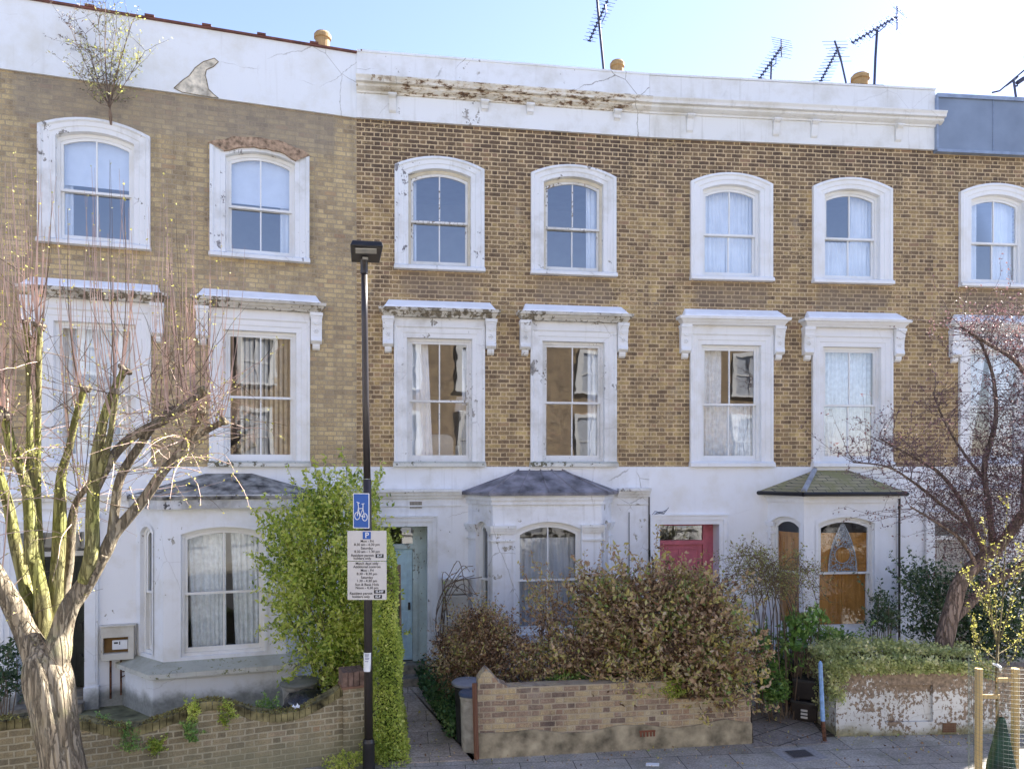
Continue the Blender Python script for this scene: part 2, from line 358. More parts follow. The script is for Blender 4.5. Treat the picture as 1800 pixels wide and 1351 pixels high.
def woodmat(name, a, b_, scale=1.2, rough=.45):
    m, nt, b, tc = newmat(name, rough, .35)
    v = noise(nt, mapping(nt, tc, (14, 14, .9)), scale, 6, .62, dist=.8)
    sock(nt, b.inputs['Base Color'], ramp(nt, v, [(.25, a), (.75, b_)])); bump(nt, b, v, .2, .004); return m
m_shutter = woodmat('varnished_pine', (.36, .14, .025), (.72, .36, .09))
m_stake = woodmat('pine_stake', (.42, .29, .12), (.62, .46, .22), 1.5, .8)
m_oldpost = woodmat('weathered_post', (.09, .035, .02), (.24, .12, .07), 1.5, .85)
m_greenpost = woodmat('green_weathered_timber', (.09, .09, .04), (.19, .18, .09), 1.5, .9)

# ------------------------------------------------------------------ the plan of the terrace
class House:
    def __init__(s, A, B, label):
        s.O = Vector((A[0], A[1], 0)); d = Vector((B[0] - A[0], B[1] - A[1], 0)); s.L = d.length; s.d = d.normalized()
        s.a = math.atan2(s.d.y, s.d.x)
        s.e = empty('terraced_house', s.O, s.a, label, 'house', 'row of terraced houses')
    def u(s, px, n=0):
        k = (px - CX) / F; O, d = s.O, s.d
        return (k * (O.y - n * d.x) - O.x - n * d.y) / (d.x - k * d.y)
    def w(s, u, n=0): return s.O + s.d * u + Vector((s.d.y, -s.d.x, 0)) * n
    def z(s, px, py, n=0): return CZ + (HY - py) / F * s.w(s.u(px, n), n).y
PA, PB, PC, PD = (-8.46, 12.22), (-2.93, 13.95), (2.73, 14.79), (8.76, 15.38)
dl = Vector((PD[0] - PC[0], PD[1] - PC[1])).normalized()
PE = (PD[0] + dl.x * 5.9, PD[1] + dl.y * 5.9)
H1 = House(PA, PB, 'terraced house with plain white parapet, shrub in its brickwork and dark doorway')
H2 = House(PB, PC, 'terraced house with rotten rusty cornice and pale blue front door')
H3 = House(PC, PD, 'terraced house with pink front door and wooden shutters in its bay window')
H4 = House(PD, PE, 'terraced house at the right edge with a blue-grey clad top instead of a cornice')
HS = [H1, H2, H3, H4]
ZG, ZB, ZT = 4.1, 10.70, 11.92

# ------------------------------------------------------------------ canonical window pieces (x centred, y into the house)
def arc(wd, zs, zc, n=12):
    if zc - zs < 1e-4: return [(-wd, zs), (wd, zs)]
    h = zc - zs; r = (wd * wd + h * h) / (2 * h); th = math.asin(min(1, wd / r))
    return [(r * sin(-th + 2 * th * i / n), zc - r + r * cos(-th + 2 * th * i / n)) for i in range(n + 1)]
def path(wd, z0, zs, zc, n=12): return [(-wd, z0)] + arc(wd, zs, zc, n) + [(wd, z0)]
def strip(mb, pa, ya, pb, yb):
    n = len(pa); vs = [(p[0], ya, p[1]) for p in pa] + [(p[0], yb, p[1]) for p in pb]
    mb.add(vs, [(i, i + 1, n + i + 1, n + i) for i in range(n - 1)])
def bands(mb, specs, z0):
    # specs: list of (half width, springing, crown, y) walked from the outside in
    ps = [(path(a, z0, b_, c), y) for a, b_, c, y in specs]
    for (p, y), (q, y2) in zip(ps[:-1], ps[1:]): strip(mb, p, y, q, y2)
def ngon(mb, wd, z0, zs, zc, y):
    p = path(wd, z0, zs, zc); mb.add([(a[0], y, a[1]) for a in p], [tuple(range(len(p)))])

def sash_set(M4, wd, z0, zs, zc, zm, par, glass, paint, y=.07, bars=1, head=None, st=.042):
    """box frame, upper and lower sash with meeting rail and glazing bars, two panes"""
    f = MB(); fr = .05
    rise = zc - zs; r2 = rise * .96
    bands(f, [(wd + .02, zs + .02, zs + .02 + rise, y), (wd - fr, zs - fr, zs - fr + r2, y), (wd - fr, zs - fr, zs - fr + r2, y + .10)], z0)
    f.box(-wd, wd, y + .001, y + .12, z0, z0 + .05)
    f.xf(M4); build('window_frame', f, head or paint, par)
    s = MB(); a = wd - fr - .002; t = zs - fr - .002
    def sash(y0, za, zb, top):
        g = a - st
        if top:
            bands(s, [(a, t, t + r2, y0), (g, t - st, t - st + r2 * .96, y0), (g, t - st, t - st + r2 * .96, y0 + .04)], za)
            s.box(-a, a, y0 - .003, y0 + .04, za - .018, za + .022)
            zt = t - st + (0 if bars > 1 else r2 * .95)
        else:
            s.box(-a, -g, y0, y0 + .04, za, zb); s.box(g, a, y0, y0 + .04, za, zb)
            s.box(-g, g, y0, y0 + .04, za, za + .075); s.box(-g, g, y0 + .002, y0 + .04, zb - .035, zb)
            zt = zb - .03
        for i in range(bars):
            xb = -g + 2 * g * (i + 1) / (bars + 1) if bars else 0
            s.box(xb - .012, xb + .012, y0 + .004, y0 + .036, za + .01, zt)
    sash(y + .014, zm, zc, True); sash(y + .062, z0 + .05, zm + .015, False)
    s.xf(M4); build('sash', s, paint, par)
    g1 = MB(); ngon(g1, a - st + .004, zm + .01, t - st + .004, t - st + r2 * .96 + .004, y + .036); g1.xf(M4); build('pane', g1, glass, par)
    g2 = MB(); g2.add([(-a + st, y + .085, z0 + .11), (a - st, y + .085, z0 + .11), (a - st, y + .085, zm), (-a + st, y + .085, zm)], [(0, 1, 2, 3)]); g2.xf(M4); build('pane', g2, glass, par)

def curtain(M4, x0, x1, z0, z1, par, mat=None, amp=.022, per=.085, y=.27, taper=0, seed=1, x0b=None, x1b=None):
    mb = MB(); r = random.Random(seed); n = max(12, int((x1 - x0) / .012)); ph = r.random() * 6
    x0b = x0 if x0b is None else x0b; x1b = x1 if x1b is None else x1b
    rows = 9; o = []
    for j in range(rows):
        t = j / (rows - 1); z = z1 + (z0 - z1) * t
        for i in range(n + 1):
            s = i / n; xa = x0 + (x0b - x0) * t; xb = x1 + (x1b - x1) * t
            x = xa + (xb - xa) * s
            yy = y + amp * sin(s * (x1 - x0) / per * 2 * pi + ph + 1.2 * sin(s * 7 + ph)) * (.6 + .4 * t) + .006 * sin(s * 60 + t * 5)
            mb.v.append((x, yy, z))
    for j in range(rows - 1):
        for i in range(n): mb.f.append((j * (n + 1) + i, j * (n + 1) + i + 1, (j + 1) * (n + 1) + i + 1, (j + 1) * (n + 1) + i))
    mb.xf(M4); return build('curtain', mb, mat or m_curtain, par, smooth=True, fixn=False)
def sheet(M4, name, x0, x1, z0, z1, y, mat, par, th=.01):
    mb = MB().box(x0, x1, y, y + th, z0, z1); mb.xf(M4); return build(name, mb, mat, par)

def top_window(H, uc, sur, sashm, drapes, glass=None, headm=None, seed=0, dz=0):
    T = Matrix.Translation((uc, 0, dz)); wm = MB(); zi = 7.93
    bands(wm, [(.855, 9.82, 10.02, .0), (.855, 9.82, 10.02, -.075), (.80, 9.79, 9.98, -.085), (.775, 9.775, 9.955, -.06), (.69, 9.725, 9.89, -.055), (.675, 9.715, 9.875, -.04), (.60, 9.67, 9.80, -.036), (.595, 9.665, 9.79, .075)], zi)
    wm.xf(T); W = build('window', wm, sur, H.e)
    s = MB().frus((-.87, .87, -.135, .10, zi - .085), (-.865, .865, -.13, .10, zi - .02)); s.frus((-.865, .865, -.13, .10, zi - .02), (-.86, .86, -.09, .10, zi + .004)); s.xf(T); build('sill', s, sur, W, bevel=.006)
    sash_set(T, .595, zi, 9.665, 9.79, 8.80, W, glass or m_glass_sky, sashm, head=headm)
    for i, dd in enumerate(drapes):
        k = dd[0]
        if k == 'c': curtain(T, dd[1], dd[2], dd[3], dd[4], W, seed=seed + i, mat=dd[5] if len(dd) > 5 else None)
        else: sheet(T, 'blind', dd[1], dd[2], dd[3], dd[4], .20, m_blind, W)
    return W

def mid_window(H, uc, sur, sashm, drapes, hood, glass=None, seed=0, sillm=None):
    T = Matrix.Translation((uc, 0, 0)); z0 = 4.20; wm = MB()
    def rect(wd, zt, y): return (wd, zt, zt, y)
    bands(wm, [rect(.865, 6.80, 0), rect(.865, 6.80, -.07), rect(.83, 6.765, -.075), rect(.80, 6.735, -.05), rect(.72, 6.655, -.046), rect(.70, 6.635, -.032), rect(.625, 6.56, -.028), rect(.615, 6.55, .075)], z0)
    wm.box(-.86, .86, -.066, .0, 6.802, 6.93)
    wm.xf(T); W = build('window', wm, sur, H.e)
    s = MB().frus((-.885, .885, -.14, .10, 4.10), (-.88, .88, -.135, .10, 4.17)); s.frus((-.88, .88, -.135, .10, 4.17), (-.87, .87, -.09, .10, 4.203)); s.xf(T); build('sill', s, sillm or sur, W, bevel=.006)
    h = MB()
    h.frus((-1.05, 1.05, -.17, 0, 6.93), (-1.07, 1.07, -.20, 0, 6.975)); h.frus((-1.07, 1.07, -.215, 0, 6.975), (-1.11, 1.11, -.25, 0, 7.03)); h.frus((-1.14, 1.14, -.28, 0, 7.03), (-1.15, 1.15, -.29, 0, 7.085))
    h.xf(T); build('hood', h, hood, W, bevel=.004)
    c = MB().frus((-1.06, 1.06, -.262, 0, 7.087), (-1.03, 1.03, -.235, 0, 7.125)); c.frus((-1.03, 1.03, -.235, 0, 7.125), (-.97, .97, -.02, 0, 7.27)); c.xf(T); build('hood_cap', c, m_cap, W, bevel=.01)
    for sx in (-1, 1):
        cb = MB(); xa, xb = sx * .975 - .10, sx * .975 + .10
        cb.box(xa - .015, xb + .015, -.185, 0, 6.87, 6.929); cb.box(xa - .006, xb + .006, -.165, 0, 6.83, 6.87)
        cb.prismx([(0, 6.83), (-.155, 6.83), (-.15, 6.76), (-.125, 6.70), (-.115, 6.60), (-.118, 6.50), (-.135, 6.45), (-.13, 6.40), (-.09, 6.37), (0, 6.37)], xa, xb)
        cb.prismx([(0, 6.37), (-.075, 6.37), (-.08, 6.33), (-.055, 6.28), (0, 6.255)], xa + .035, xb - .035)
        xc = (xa + xb) / 2
        for q in range(6):    # rosette and leaf on the corbel face
            th = q * pi / 3; cb.tube([(xc + .035 * cos(th), -.113, 6.60 + .035 * sin(th)), (xc + .035 * cos(th), -.135, 6.60 + .035 * sin(th))], [.018, .010], 6)
        cb.tube([(xc, -.112, 6.60), (xc, -.142, 6.60)], [.02, .012], 8)
        cb.tube([(xc - .05, -.125, 6.74), (xc, -.15, 6.71), (xc + .05, -.125, 6.74)], .012, 6)
        cb.tube([(xa + .01, -.138, 6.42), (xb - .01, -.138, 6.42)], .018, 8)
        cb.xf(T); build('corbel', cb, sur, W, bevel=.003)
    sash_set(T, .615, z0, 6.55, 6.55, 5.36, W, glass or m_glass_old, sashm)
    for i, dd in enumerate(drapes):
        if dd[0] == 'c': curtain(T, dd[1], dd[2], dd[3], dd[4], W, seed=seed + i, mat=dd[5] if len(dd) > 5 and dd[5] else None, x0b=dd[6] if len(dd) > 6 else None, x1b=dd[7] if len(dd) > 7 else None)
        elif dd[0] == 's':
            mb = MB(); x = dd[1]; r = random.Random(5)
            while x < dd[2]:
                wv = .085; mb.add([(x, .24, 4.3), (x + wv * .62, .30, 4.3), (x + wv * .62, .30, 6.5), (x, .24, 6.5)], [(0, 1, 2, 3)]); x += wv
            mb.xf(T); tag(build('vertical_blind', mb, m_slat, W))
    return W

def wall_with_holes(H, name, u0, u1, z0, z1, y0, y1, holes, mat):
    xs = sorted({u0, u1} | {a for h in holes for a in h[:2]}); zs = sorted({z0, z1} | {a for h in holes for a in h[2:4]})
    xs = [a for a in xs if u0 <= a <= u1]; zs = [a for a in zs if z0 <= a <= z1]
    mb = MB(); inside = lambda x, z: any(h[0] < x < h[1] and h[2] < z < h[3] for h in holes)
    idx = {}
    def V(x, y, z):
        k = (round(x, 5), y, round(z, 5))
        if k not in idx: idx[k] = len(mb.v); mb.v.append((x, y, z))
        return idx[k]
    nx, nz = len(xs) - 1, len(zs) - 1
    solid = [[not inside((xs[i] + xs[i + 1]) / 2, (zs[j] + zs[j + 1]) / 2) for j in range(nz)] for i in range(nx)]
    S_ = lambda i, j: 0 <= i < nx and 0 <= j < nz and solid[i][j]
    for i in range(nx):
        for j in range(nz):
            if not solid[i][j]: continue
            a, b_, c, d = xs[i], xs[i + 1], zs[j], zs[j + 1]
            mb.f.append((V(a, y0, c), V(b_, y0, c), V(b_, y0, d), V(a, y0, d)))
            mb.f.append((V(a, y1, d), V(b_, y1, d), V(b_, y1, c), V(a, y1, c)))
            if not S_(i - 1, j): mb.f.append((V(a, y1, c), V(a, y0, c), V(a, y0, d), V(a, y1, d)))
            if not S_(i + 1, j): mb.f.append((V(b_, y0, c), V(b_, y1, c), V(b_, y1, d), V(b_, y0, d)))
            if not S_(i, j - 1): mb.f.append((V(a, y0, c), V(a, y1, c), V(b_, y1, c), V(b_, y0, c)))
            if not S_(i, j + 1): mb.f.append((V(a, y0, d), V(b_, y0, d), V(b_, y1, d), V(a, y1, d)))
    return build(name, mb, mat, H.e, fixn=False)

def panel(mb, A, B, z0, z1, op=None, th=.2, y=0):
    """wall panel between plan points A and B (outside to the viewer's side), optional arched opening (s0,s1,zb,zs,zc)"""
    A, B = Vector((*A, 0)), Vector((*B, 0)); L = (B - A).length; d = (B - A) / L
    m = Matrix.Translation(A) @ Matrix.Rotation(math.atan2(d.y, d.x), 4, 'Z')
    p = MB()
    if not op: p.box(0, L, y, th, z0, z1)
    else:
        s0, s1, zb, zs, zc = op; c = (s0 + s1) / 2; hw = (s1 - s0) / 2
        p.box(0, s0, y, th, z0, z1); p.box(s1, L, y, th, z0, z1); p.box(s0, s1, y, th, z0, zb)
        ar = [(c + q[0], q[1]) for q in arc(hw, zs, zc)]
        n = len(ar)
        for yy in (y, th): p.add([(q[0], yy, q[1]) for q in ar] + [(q[0], yy, z1) for q in ar], [(i, i + 1, n + i + 1, n + i) for i in range(n - 1)])
        p.add([(q[0], y, q[1]) for q in ar] + [(q[0], th, q[1]) for q in ar], [(i, i + 1, n + i + 1, n + i) for i in range(n - 1)])
        p.add([(s0, y, z1), (s1, y, z1), (s1, th, z1), (s0, th, z1)], [(0, 1, 2, 3)])
    p.xf(m); mb.join(p); return m, L
def rrect_(wd, h, r, cx=0, cz=0, n=5):
    out = []
    for (sx, sz, a0) in ((1, 1, 0), (-1, 1, 90), (-1, -1, 180), (1, -1, 270)):
        for i in range(n + 1):
            a = radians(a0 + 90 * i / n); out.append((cx + sx * (wd / 2 - r) + r * cos(a), cz + sz * (h / 2 - r) + r * sin(a)))
    return out
def offs(pts, o):       # grow the plan of a bay outward by o
    (a, b_, c, d) = pts; t = o * .6
    return [(a[0] - o * 1.1, a[1]), (b_[0] - t, b_[1] - o), (c[0] + t, c[1] - o), (d[0] + o * 1.1, d[1])]
def ring(mb, pts, o, z0, z1, y=.02):
    q = offs(pts, o); mb.prismz([(q[0][0], y), q[1], q[2], (q[3][0], y)], z0, z1)

# ------------------------------------------------------------------ house shells
def stains_for(H, wins):
    return [(u - .75, u + .75, 7.35, 7.85, (.21, .16, .115), .6) for u in wins]
W_px = {H1: (168, 458), H2: (773, 1008), H3: (1285, 1497), H4: (1752, None)}
for H in HS:
    a, b_ = W_px[H]; H.w1 = H.u(a); H.w2 = H.u(b_) if b_ else H.w1 + 2.6
mb_ = {
 H1: brick('stock_brick_weathered', STOCK1, MORT1, 0, row=.086, soot=(9.9, 10.6, .20), macro=.45, smear=.9, mw=.009, stains=[(0.2, 5.4, 9.9, 10.75, (.27, .235, .19), .5)]),
 H2: brick('stock_brick_dark', STOCK, MORT, .1, row=.084, soot=(9.0, 10.3, .42), stains=stains_for(H2, (H2.w1, H2.w2)), macro=.52, smear=1.0, mw=.008),
 H3: brick('stock_brick_mixed', STOCK, MORT, .2, row=.084, soot=(9.3, 10.5, .36), stains=stains_for(H3, (H3.w1, H3.w2)), macro=.52, smear=1.0, mw=.008),
 H4: brick('stock_brick_brown', STOCK, MORT, .3, row=.084, soot=(9.5, 10.6, .28), stains=stains_for(H4, (H4.w1, H4.w2)), macro=.52, smear=1.0, mw=.008)}
m_st = {
 H1: white('stucco_grubby', (.80, .82, .85), .14, .04, .2, .12, grime=(.22, .46, (.17, .18, .16), .85), under=(.4, .38, .34)),
 H2: white('stucco_worn', (.81, .82, .84), .22, .12, .55, .3, grime=(.2, .7, (.25, .25, .2), .8), under=(.42, .39, .33), fscale=5),
 H3: white('stucco_fresh', (.83, .84, .86), .10, 0, .12, .06, grime=(.1, .4, (.3, .3, .25), .7)),
 H4: white('stucco_cream', (.79, .79, .78), .15, 0, .1, .1, grime=(.1, .6, (.3, .3, .25), .7))}
ext_l = -2.2
bays = {}
doors = {H1: (H1.u(31), H1.u(150), 3.0), H2: (H2.u(650), H2.u(751.3), 2.97), H3: (H3.u(1158), H3.u(1262), 2.95), H4: (H4.u(1638), H4.u(1638) + 1.12, 2.98)}
def bay_pts(H, pl, pfl, pfr, n, ur=None):
    a, b_, c = H.u(pl), H.u(pfl, n), H.u(pfr, n); return [(a, 0), (b_, -n), (c, -n), (c + (b_ - a), 0)]
bays[H1] = bay_pts(H1, 236, 287, 503, .75); bays[H2] = bay_pts(H2, 820, 866, 1057, .75); bays[H3] = bay_pts(H3, 1345, 1413, 1576, .75)
u4 = H4.w1 + 1.5
bays[H4] = [(u4, 0), (u4 + .5, -.75), (u4 + 2.4, -.75), (u4 + 2.9, 0)]
for H in HS:
    u0 = ext_l if H is H1 else 0; u1 = H.L
    holes = [(c - .60, c + .60, 7.92, 9.80) for c in (H.w1, H.w2)] + [(c - .625, c + .625, 4.19, 6.57) for c in (H.w1, H.w2)]
    wall_with_holes(H, 'wall', u0, u1, ZG, ZB, 0, .3, holes, mb_[H])
    bp = bays[H]; dr = doors[H]
    gh = [(dr[0], dr[1], -.2, dr[2]), (bp[0][0] + .12, bp[3][0] - .12, .5, 3.35)]
    wall_with_holes(H, 'ground_floor_wall', u0, u1, -.2, ZG, -.05, .3, gh, m_st[H])
    # closed rooms behind the windows
    r = MB(); ub, ue, yb = u0 + .01, u1 - .01, 4.2
    for z0_, z1_ in ((0, 3.85), (3.95, 7.4), (7.5, 10.6)):
        vs = [(ub, .31, z0_), (ue, .31, z0_), (ue, yb, z0_), (ub, yb, z0_), (ub, .31, z1_), (ue, .31, z1_), (ue, yb, z1_), (ub, yb, z1_)]
        r.add(vs, [(0, 1, 2, 3), (4, 7, 6, 5), (1, 5, 6, 2), (3, 2, 6, 7), (0, 3, 7, 4)])
    build('room', r, m_room, H.e, fixn=False)
    rf = MB().add([(u0, .25, 11.0), (u1, .25, 11.0), (u1, 4.4, 12.9), (u0, 4.4, 12.9), (u0, 8.6, 11.0), (u1, 8.6, 11.0)], [(0, 1, 2, 3), (3, 2, 5, 4)])
    rf.add([(u0, 8.6, -.2), (u1, 8.6, -.2), (u1, 8.6, 11), (u0, 8.6, 11)], [(0, 1, 2, 3)])
    for uu in (u0, u1): rf.add([(uu, .3, -.2), (uu, 8.6, -.2), (uu, 8.6, 11), (uu, 4.4, 12.9), (uu, .3, 11)], [(0, 1, 2, 3, 4)])
    H.roof = build('roof', rf, m_roof, H.e, fixn=False)

# parapets ---------------------------------------------------------
mP1 = white('parapet_white', (.76, .78, .79), .12, 0, .55, .15, rough=.7)
mP2 = white('parapet_rotten', (.74, .72, .66), .32, .05, .8, .35, rust=[(.55, 5.4, 11.02, 11.37, .53)], under=(.35, .28, .2))
mP2b = white('parapet_cracked', (.76, .77, .77), .22, .05, .9, .2, under=(.35, .33, .3))
mP3 = white('parapet_painted', (.74, .74, .72), .2, 0, .2, .35)
p = MB().box(ext_l, H1.L - .004, -.04, .28, 10.66, 11.86); build('parapet', p, mP1, H1.e)
p = MB().box(ext_l, H1.L - .004, -.085, .33, 11.862, 11.895)
for i in range(9): p.box(i * .92 - 1.5, i * .92 - 1.35, -.10, .1, 11.896, 11.93)
build('coping', p, m_coping, H1.e)
poly = [(860, 435), (905, 395), (935, 375), (965, 335), (1005, 305), (1060, 288), (1080, 305), (1055, 330), (1020, 345), (1014, 372), (1022, 400), (1030, 440), (1055, 465), (1080, 485), (1040, 480), (980, 470), (900, 456)]
pp = [(H1.u(a / 2.8125, .05), H1.z(a / 2.8125, b_ / 2.8125, .05)) for a, b_ in poly]
build('exposed_render', MB().prism(pp, -.046, -.03), m_grey, H1.e)
cxp = sum(q[0] for q in pp) / len(pp); czp = sum(q[1] for q in pp) / len(pp)
ed = MB()
for i in range(len(pp)):
    a, b_ = pp[i], pp[(i + 1) % len(pp)]; ed.tube([(a[0], -.046, a[1]), (b_[0], -.046, b_[1])], .007, 5)
build('render_edge', ed, flat('broken_edge', (.22, .17, .1), .9, var=.4, scale=20), H1.e)
for H, mm in ((H2, mP2), (H3, mP3)):
    e = .003
    p = MB().box(e, H.L - e, -.06, .28, 10.66, 11.12); build('frieze', p, mP2b if H is H2 else mP3, H.e)
    p = MB().box(e, H.L - e, -.07, .28, 11.36, 11.90 if H is H2 else 11.88); p.box(e, H.L - e, -.085, .30, 11.885, 11.925); build('parapet', p, mP2b if H is H2 else mP3, H.e)
    p = MB(); R_ = H.L + (.10 if H is H3 else -e)
    p.prismx([(.0, 11.12), (-.09, 11.12), (-.10, 11.15), (-.15, 11.17), (-.20, 11.20), (-.20, 11.245), (-.27, 11.255), (-.28, 11.30), (-.31, 11.345), (-.31, 11.36), (-.07, 11.385), (0, 11.385)], e, R_)
    build('cornice', p, mm, H.e)
    for bx in ((690, 852, 932, 1085) if H is H2 else (1213, 1365, 1432, 1580)):
        u = H.u(bx, .1); short = bx in (852, 932, 1085)
        k = MB(); zb = 10.93 if short else 10.78
        k.prismx([(-.06, 11.118), (-.185, 11.118), (-.18, 11.07), (-.13, 11.03), (-.115, 10.97), (-.095, zb + .04), (-.06, zb)], u - .065, u + .065)
        k.box(u - .08, u + .08, -.19, -.06, 11.08, 11.117)
        build('bracket', k, mP2b if short else mP3, H.e, bevel=.005)
m_clad = flat('blue_grey_cladding', (.20, .25, .33), .45, .5, var=.1, scale=1.5)
p = MB().box(.003, H4.L, -.10, .28, 10.66, 11.72)
build('cladding', p, m_clad, H4.e)
p = MB().box(.003, H4.L, -.14, .30, 11.722, 11.80); p.box(-.015, .03, -.13, .28, 10.64, 11.72)
for k in range(6): p.box(1.25 + k * 1.2, 1.262 + k * 1.2, -.115, -.10, 10.66, 11.72)
p.box(.003, H4.L, -.13, 0, 10.60, 10.658)
build('cladding_trim', p, flat('zinc_trim', (.25, .31, .42), .4, .5), H4.e)
p = MB().box(-.09, .0, -.06, .05, 10.66, 11.12); 

# chimney pots -----------------------------------------------------
def pot(H, px, py0, py1, wpx, dep=4.6, tilt=False):
    u = H.u(px, -dep); Y = H.w(u, -dep).y; s = F / Y; zt = CZ + (HY - py0) / s; zb = CZ + (HY - py1) / s - .05; r = wpx / s / 2
    c = MB().lathe([(r * .82, zb - .6), (r * .82, zt - .16), (r * .98, zt - .14), (r * .98, zt - .05), (r * .86, zt - .03), (r * .8, zt), (r * .6, zt)], (u, dep, 0), 20)
    st = build('chimney', MB().box(u - .5, u + .5, dep - .3, dep + .3, 11, zb - .1), mb_[H2], H.roof)
    build('chimney_pot', c, m_pot, H.e, smooth=False)
pot(H1, 567, 59, 84, 30); pot(H2, 1085, 109, 133, 26); pot(H3, 1512, 132, 148, 32)

# windows ----------------------------------------------------------
wt = m_sash
top_window(H1, H1.w1, m_sur_old, wt, [('b', -.6, .6, 8.93, 9.9), ('c', -.6, -.40, 7.95, 9.0)], seed=1)
W1b = top_window(H1, H1.w2, m_sur_peel, wt, [('b', -.6, .6, 8.90, 9.9), ('c', .34, .6, 7.95, 9.0)], seed=3)
bk = MB(); A = path(.875, 9.60, 9.84, 10.04); B_ = path(.62, 9.60, 9.69, 9.83)
rr = random.Random(3); A2 = [(a[0] + rr.uniform(-.02, .02), a[1] + rr.uniform(-.02, .02)) for a in A[1:-1]]; B2 = [(a[0], a[1] + rr.uniform(-.0, .04)) for a in B_[1:-1]]
strip(bk, A2, -.02, A2, -.088); strip(bk, A2, -.088, B2, -.09); strip(bk, B2, -.09, B2, -.03)
build('broken_arch', bk.xf(Matrix.Translation((H1.w2, 0, 0))), m_brown, W1b)
top_window(H2, H2.w1, m_sur_peel, m_sashold, [('c', -.56, -.44, 7.95, 9.8)], headm=m_cream, seed=5)
top_window(H2, H2.w2, m_sur_old, m_sashold, [('c', .32, .58, 7.95, 9.8)], headm=m_cream, seed=6)
top_window(H3, H3.w1, m_sur_clean, wt, [('c', -.58, .0, 7.95, 9.85), ('c', .0, .58, 7.95, 9.85)], seed=7)
top_window(H3, H3.w2, m_sur_clean, wt, [('c', .12, .58, 8.7, 9.85), ('c', -.58, .58, 7.95, 8.78)], seed=8)
top_window(H4, H4.w1, m_sur_clean, wt, [('c', -.56, -.25, 7.95, 9.85), ('c', .10, .56, 7.95, 9.85)], seed=9)
top_window(H4, H4.w2, m_sur_clean, wt, [('c', -.56, .56, 7.95, 9.85)], seed=10)
mid_window(H1, H1.w1, m_sur_clean, wt, [('c', -.58, .58, 4.25, 6.5, m_net)], m_hood_old, seed=11)
mid_window(H1, H1.w2, m_sur_clean, wt, [('s', -.35, .55)], m_hood_old, seed=12, sillm=m_sill_old)
mid_window(H2, H2.w1, m_sur_old, m_sashold, [('c', -.60, -.22, 4.25, 6.5, None, -.60, -.12), ('c', .45, .60, 5.3, 6.4)], m_hood_old, seed=13, sillm=m_sill_old)
mid_window(H2, H2.w2, m_sur_old, m_sashold, [('c', .36, .60, 4.25, 6.5)], m_hood_old, seed=14, sillm=m_sill_old)
mid_window(H3, H3.w1, m_sur_clean, wt, [('c', -.58, .58, 4.25, 5.4, m_net), ('c', -.58, -.1, 5.3, 6.5, m_net)], m_sur_clean, seed=15)
mid_window(H3, H3.w2, m_sur_clean, wt, [('c', -.58, .58, 4.25, 6.5, m_net)], m_sur_clean, seed=16)
mid_window(H4, H4.w1, m_sur_clean, wt, [('c', -.58, -.05, 4.25, 6.5, m_curtain, -.58, -.40), ('c', .05, .58, 4.25, 6.5, m_curtain)], m_sur_clean, seed=17)
mid_window(H4, H4.w2, m_sur_clean, wt, [('c', -.58, .58, 4.25, 6.5, m_net)], m_sur_clean, seed=18)

def inroom(H, u, y, z): return H.w(u, -y) + Vector((0, 0, z))
e = empty('floor_lamp', inroom(H2, H2.w1 + .50, .75, 3.96), 0, 'lamp with white drum shade inside the blue-door house behind its left first-floor window', 'lamp')
m_shade = flat('lamp_shade_cloth', (.80, .77, .70), .9, var=.05)
build('lamp_shade', MB().lathe([(.17, 1.25), (.13, 1.55), (.12, 1.55)], k=20), m_shade, e, smooth=False); build('stand', MB().tube([(0, 0, 0), (0, 0, 1.3)], .015, 8).lathe([(.12, 0), (.12, .02), (.02, .03)], k=16), m_black, e)
e = empty('armchair', inroom(H2, H2.w1 + .02, .95, 3.96), H2.a, 'pale armchair inside the blue-door house behind its left first-floor window', 'armchair')
build('backrest', MB().prism(rrect_(.62, .80, .16, 0, .40), -.09, .09), m_shade, e, bevel=.03); build('seat', MB().box(-.34, .34, .09, .62, .12, .42), m_shade, e, bevel=.04); build('armrest', MB().box(-.44, -.345, .0, .6, .05, .58), m_shade, e, bevel=.03); build('armrest', MB().box(.345, .44, .0, .6, .05, .58), m_shade, e, bevel=.03)
# something to see in the living rooms of the blue-door house: a lamp and a sofa
# bays -------------------------------------------------------------
m_bayroof1 = flat('mossy_lead_roof', (.30, .29, .26), .8, var=.45, scale=5, bmp=.4)
m_bayroof2 = flat('felt_roof', (.26, .25, .27), .75, var=.35, scale=3, bmp=.4)
def slate_mat():
    m, nt, b, tc = newmat('mossy_slate', .75, .3)
    br = node(nt, 'TexBrick', {'Vector': mapping(nt, tc, (1, 1, 1)), 'Color1': (.30, .26, .16), 'Color2': (.44, .38, .22), 'Mortar': (.04, .04, .03), 'Scale': 1, 'Mortar Size': .008, 'Brick Width': .26, 'Row Height': .09})
    tcx = seps(nt, tc); v = node(nt, 'CombineXYZ', {0: tcx[0], 1: M(nt, 'MULTIPLY', tcx[2], 1.6), 2: 0}).outputs[0]
    nt.links.new(v, br.inputs['Vector'])
    c = mix(nt, step(nt, noise(nt, tc, 3, 5), .4, .65), br.outputs[0], (.27, .25, .11))
    sock(nt, b.inputs['Base Color'], c); bump(nt, b, br.outputs[1], -.4, .02); return m
m_bayroof3 = slate_mat()
m_ledge = white('mossy_ledge', (.66, .66, .60), .5, .5, 0, .5, under=(.26, .27, .13), fscale=12, moss=.5)
m_fascia1 = white('stained_lead_fascia', (.62, .63, .64), .6, .5, 0, .9, under=(.12, .12, .12), fscale=7)

